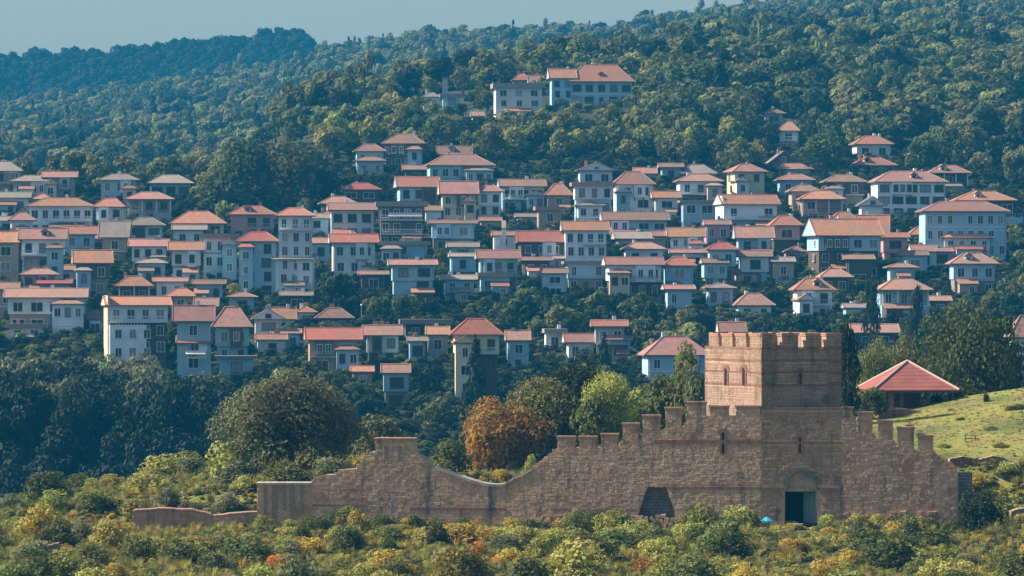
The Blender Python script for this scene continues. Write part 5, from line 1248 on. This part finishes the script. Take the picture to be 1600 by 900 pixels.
# ---------------------------------------------------------------- undergrowth round the fortress
def undergrowth():
    r = random.Random(21); LB = {
        'lime': "bright yellow green bush among the scrub below the wall", 'olive': "olive bush among the scrub below the wall", 'green': "dark green bush among the scrub below the wall",
        'yellow': "golden yellow bush among the scrub below the wall", 'orange': "vivid orange bush", 'grey': "grey green bush among the scrub below the wall", 'rust': "rusty brown bush among the scrub below the wall"}
    named = [  # px, foot py, width px, height px, kind, label
        (432, 890, 48, 34, 'orange', "vivid orange bush low down below the flat stone block"), (745, 876, 40, 42, 'orange', "orange brown bush under the middle of the gabled wall"),
        (776, 890, 32, 28, 'orange', "small orange bush right of the orange brown one"), (1245, 866, 66, 38, 'yellow', "golden orange bush straight in front of the gate"),
        (545, 862, 76, 62, 'olive', "tall yellow topped bush in front of the pinnacle wall"), (610, 866, 40, 36, 'green', "dark small bush right of the yellow topped bush"),
        (920, 880, 110, 66, 'olive', "wide olive bush below the first merlons"), (1130, 870, 110, 76, 'olive', "wide feathery bush between niche and gate"),
        (215, 880, 70, 62, 'green', "dark bush in front of the pinkish ruined wall"), (335, 892, 70, 40, 'green', "low dark bush below the very low grey wall"),
        (700, 880, 70, 40, 'green', "dark green mound below the curved dip"), (1440, 850, 110, 34, 'green', "dark bush line at the foot of the stepped wall"),
        (1535, 832, 80, 88, 'dark', "tall dark bush filling the corner right of the stepped wall"), (1525, 770, 50, 36, 'yellow', "golden bush above the dark corner bush"),
        (1575, 742, 44, 30, 'lime', "pale bush on the slope at the right picture edge"), (1530, 850, 40, 22, 'yellow', "little yellow bush under the dark corner bush"),
        (305, 742, 60, 40, 'grey', "grey green bush on the skyline of the left slope"), (262, 790, 44, 38, 'grey', "bluish rosette bush above the pinkish ruin"),
        (120, 778, 40, 24, 'olive', "round bush on the lower skyline of the left slope"), (20, 800, 60, 34, 'grey', "grey bush at the left picture edge"),
        (830, 742, 26, 44, 'lime', "slender bright bush above the curved dip"), (785, 752, 34, 26, 'yellow', "small golden bush seen over the curved dip"), (745, 745, 50, 34, 'olive', "olive bush behind the coping of the dip"),
        (1590, 640, 30, 14, 'olive', "low tussock bush on the crest by the right edge"), (60, 872, 90, 40, 'grey', "dark grey bush hiding the short retaining wall"), (372, 758, 84, 52, 'grey', "wide grey bush at the left foot of the biggest tree"), (448, 757, 100, 50, 'green', "dark bush hiding the trunk of the biggest tree"), (522, 752, 84, 50, 'grey', "grey green bush at the right foot of the biggest tree"), (150, 800, 80, 50, 'olive', "loose olive bush on the lower left slope"), (230, 772, 90, 46, 'lime', "bright loose bush half way up the left slope"), (380, 765, 44, 30, 'lime', "pale bush under the big grey green tree"),
    ]
    P = []
    def dist(px, py): return ground(px, py, 262, 380, .5)
    for px, py, wp, hp, k, lb in named:
        d = dist(px, py) or 340.0; x = X(px, d); shrub("bush", x, d, wp * d / F, hp * d / F, k, lb, None, 'mid'); P.append((x, d, wp * d / F))
    n = 0
    for _ in range(6000):
        if n >= 280: break
        px = r.uniform(-40, 1640); py = r.uniform(722, 935); d = dist(px, py)
        if d is None: continue
        if 400 < px < 1500 and d > (323.5 if px < 1180 else 320.5): continue
        if px > 1400 and d > 324: continue
        if 195 < px <= 400 and 322 < d < 328: continue
        if any(abs(px - q[0]) < q[2] * .62 + 14 and q[1] - 4 < py < q[1] + 34 for q in named): continue
        x = X(px, d); wd = 1.5 + 3.9 * r.random() ** 1.4; ht = wd * r.uniform(.5, .9)
        if 400 < px < 1500: ht = min(ht, max(.5, (py - (800 if r.random() < .25 else 812)) * d / F)); 
        if 1170 < px < 1290: ht = min(ht, 1.1)
        if 200 < px < 400 and d < 325: ht = min(ht, max(.5, (py - 826) * d / F))
        if ht < .5 or any((x - q[0]) ** 2 + (d - q[1]) ** 2 < (.36 * (wd + q[2])) ** 2 for q in P): continue
        k = r.choices(('lime', 'olive', 'green', 'yellow', 'grey', 'rust', 'orange'), (40, 26, 14, 13, 6, 1, .0))[0]
        spot = ("on the left slope above the pinkish ruin" if d > 321 else "left of the pinkish ruin") if px < 200 else ("behind the pinkish ruin" if d > 321 else "in front of the pinkish ruin") if px < 402 else "below the low stone block" if px < 490 else "below the gable pinnacle" if px < 680 else "below the curved dip" if px < 850 else "below the first merlons" if px < 990 else "below the sloping niche" if px < 1070 else "left of the gate" if px < 1225 else "in front of the gate" if px < 1285 else "below the stepped wall" if px < 1500 else "in the right corner past the stepped wall"
        row_ = "" if 200 < px < 402 and d > 321 else ", up against the masonry" if d > 312 else ", half way down" if d > 298 else ", lowest row"
        kw = {'lime': 'yellow green', 'olive': 'olive', 'green': 'dark green', 'yellow': 'golden', 'grey': 'grey green', 'rust': 'rusty', 'orange': 'orange'}[k]
        shrub("bush", x, d, wd, ht, k, ("large " if wd > 2.6 else "small " if wd < 1.7 else "") + kw + " bush " + spot + row_, "bushes of the fortress scrub", 'mid'); P.append((x, d, wd)); n += 1
    # a ragged skirt of growth against the foot of the masonry
    for px in np.arange(408, 1488, 13.0):
        px += r.uniform(-6, 6)
        if 1178 < px < 1286: continue
        d = (329.3 if px < 490 else 329.3 - (px - 490) / 700 * 4.6 if px < 1190 else 324.4) - r.uniform(1.0, 3.2); x = X(px, d); tall = 870 < px < 965 or 1075 < px < 1185 or 520 < px < 565
        k = r.choices(('lime', 'olive', 'green', 'yellow', 'grey'), (26, 36, 22, 8, 8))[0]; ht = r.uniform(1.6, 2.8) if tall else r.uniform(.7, 1.8); wd = ht * r.uniform(1.0, 1.5)
        spot = "low stone block" if px < 490 else "gable pinnacle wall" if px < 680 else "curved dip" if px < 850 else "first merlons" if px < 990 else "sloping niche" if px < 1070 else "wall left of the gate" if px < 1225 else "stepped wall"
        shrub("bush", x, d, wd, ht, k, ("tall " if ht > 1.4 else "low ") + {'lime': 'yellow green', 'olive': 'olive', 'green': 'dark green', 'yellow': 'golden', 'grey': 'grey green'}[k] + " bush touching the masonry foot under the " + spot, "bushes at the foot of the masonry", 'mid')
    for px, dd, h, k, lb in ((1098, 316, 3.2, 'lime', "feathery sapling between niche and gate"), (1132, 313, 2.8, 'olive', "olive sapling left of the cyan parasol"), (900, 314, 3.2, 'olive', "slender sapling under the second merlon"), (948, 316, 2.7, 'lime', "bright sapling under the third merlon"), (560, 318, 2.8, 'yellow', "golden sapling under the left shoulder of the pinnacle"), (1340, 312, 2.4, 'grey', "grey sapling under the first stepped merlon"), (1420, 314, 2.6, 'olive', "olive sapling under the lower stepped merlons"), (680, 308, 2.6, 'green', "green sapling below the start of the dip"), (300, 330, 3.0, 'grey', "grey sapling above the pinkish ruin"), (90, 318, 2.6, 'lime', "lone bright sapling on the far left slope"), (820, 309, 2.4, 'lime', "bright sapling below the right end of the dip"), (470, 309, 2.6, 'olive', "olive sapling below the low stone block")):
        x = X(px, dd); tree("sapling", x, dd, h * R.uniform(.8, 1.1), h, k, lb, None, 'broad', 'mid', "sapling", sink=h * .2)
    for px, dd, w_, h_, k, lb in ((1440, 352, 1.3, .5, 'olive', "low olive tussock just above the lowest stepped merlon"), (1475, 346, 1.6, .6, 'lime', "pale tussock at the foot of the grass slope"), (1502, 358, 1.2, .45, 'olive', "olive tussock in the middle of the grass slope"), (1548, 352, 1.5, .55, 'grey', "grey tussock right of the rail fence"), (1580, 360, 1.7, .6, 'olive', "broad olive tussock high on the slope by the picture edge"), (1562, 344, 1.8, .8, 'lime', "bright bush above the reddish wall remnant"), (1486, 364, 1.0, .4, 'yellow', "dry golden tussock near the slope crest"), (1420, 358, 1.1, .45, 'lime', "pale tussock between merlons and pavilion")):
        x = X(px, dd); shrub("tussock", x, dd, w_, h_, k, lb, None, 'mid', "tussock")
    # small herbs and grass tufts
    rg = np.random.default_rng(4); pts, sc, pk = [], [], []
    for _ in range(30000):
        px = rg.uniform(-80, 1680); d = rg.uniform(262, 372)
        if 395 < px < 1500 and 321 < d < 337: continue
        if 1500 < px and 324 < d < 337 : pass
        x = X(px, d); z = H(x, d); wall_gap = 400 < px < 1500 and d > 336
        slope = px > 1330 and d > 338
        blade = not slope and rg.uniform() < .2; s = rg.uniform(.12, .30) if slope else rg.uniform(.5, 1.25) if blade else rg.uniform(.3, .75)
        pts.append((x, d, z - .04)); sc.append((s * 1.5, s * 1.5, s * (.55 if slope else .9)))
        if blade: sc[-1] = (s, s, s * 1.05)
        pk.append(rg.choice([6, 7, 8, 9], p=[.3, .3, .25, .15]) if blade else rg.choice([0, 1, 2, 3, 4], p=[.36, .30, .16, .10, .08]) if not slope else rg.choice([0, 0, 3], p=[.45, .45, .1]))
    protos = [crown('shrub', 'far', k, i) for i, k in enumerate(('lime', 'olive', 'green', 'yellow', 'grey', 'grey'))] + [grass_tuft('tuft', 3 + i, 60, k) for i, k in enumerate(('lime', 'straw', 'olive', 'yellow'))]
    scatter_stuff("undergrowth", pts, sc, protos, "low weeds and herbs covering the fortress slope", "undergrowth", pk)
    # valley and town ground cover
    pts, sc = [], []
    for _ in range(26000):
        px = rg.uniform(-80, 1680); d = rg.uniform(570, 1010); x = X(px, d)
        if not clear_of_houses(x, d, .6): continue
        s = rg.uniform(.8, 2.3); pts.append((x, d, H(x, d) - .1)); sc.append((s * 1.6, s * 1.6, s))
    scatter_stuff("ground_cover", pts, sc, [crown('shrub', 'far', k, 1) for k in ('dark', 'dark', 'green', 'dark')], "low green scrub growing between the houses", "ground cover")
undergrowth()

# ---------------------------------------------------------------- the air
def haze():
    m = MB(); m.box(-1620, 1620, -420, 3840, float(ZG.min()) - 6, 160)
    mt = bpy.data.materials.new("air"); mt.use_nodes = True; t = mt.node_tree
    t.nodes.remove(t.nodes["Principled BSDF"]); v = t.nodes.new("ShaderNodeVolumePrincipled")
    v.inputs["Color"].default_value = (0.04, 0.53, 1.0, 1); v.inputs["Density"].default_value = HAZE; v.inputs["Anisotropy"].default_value = 0.0
    t.links.new(v.outputs[0], t.nodes["Material Output"].inputs["Volume"])
    tag(m.build("haze", mt), "thin blue summer haze filling the valley air", "haze", kind="stuff")
HAZE = 0.000145
haze()
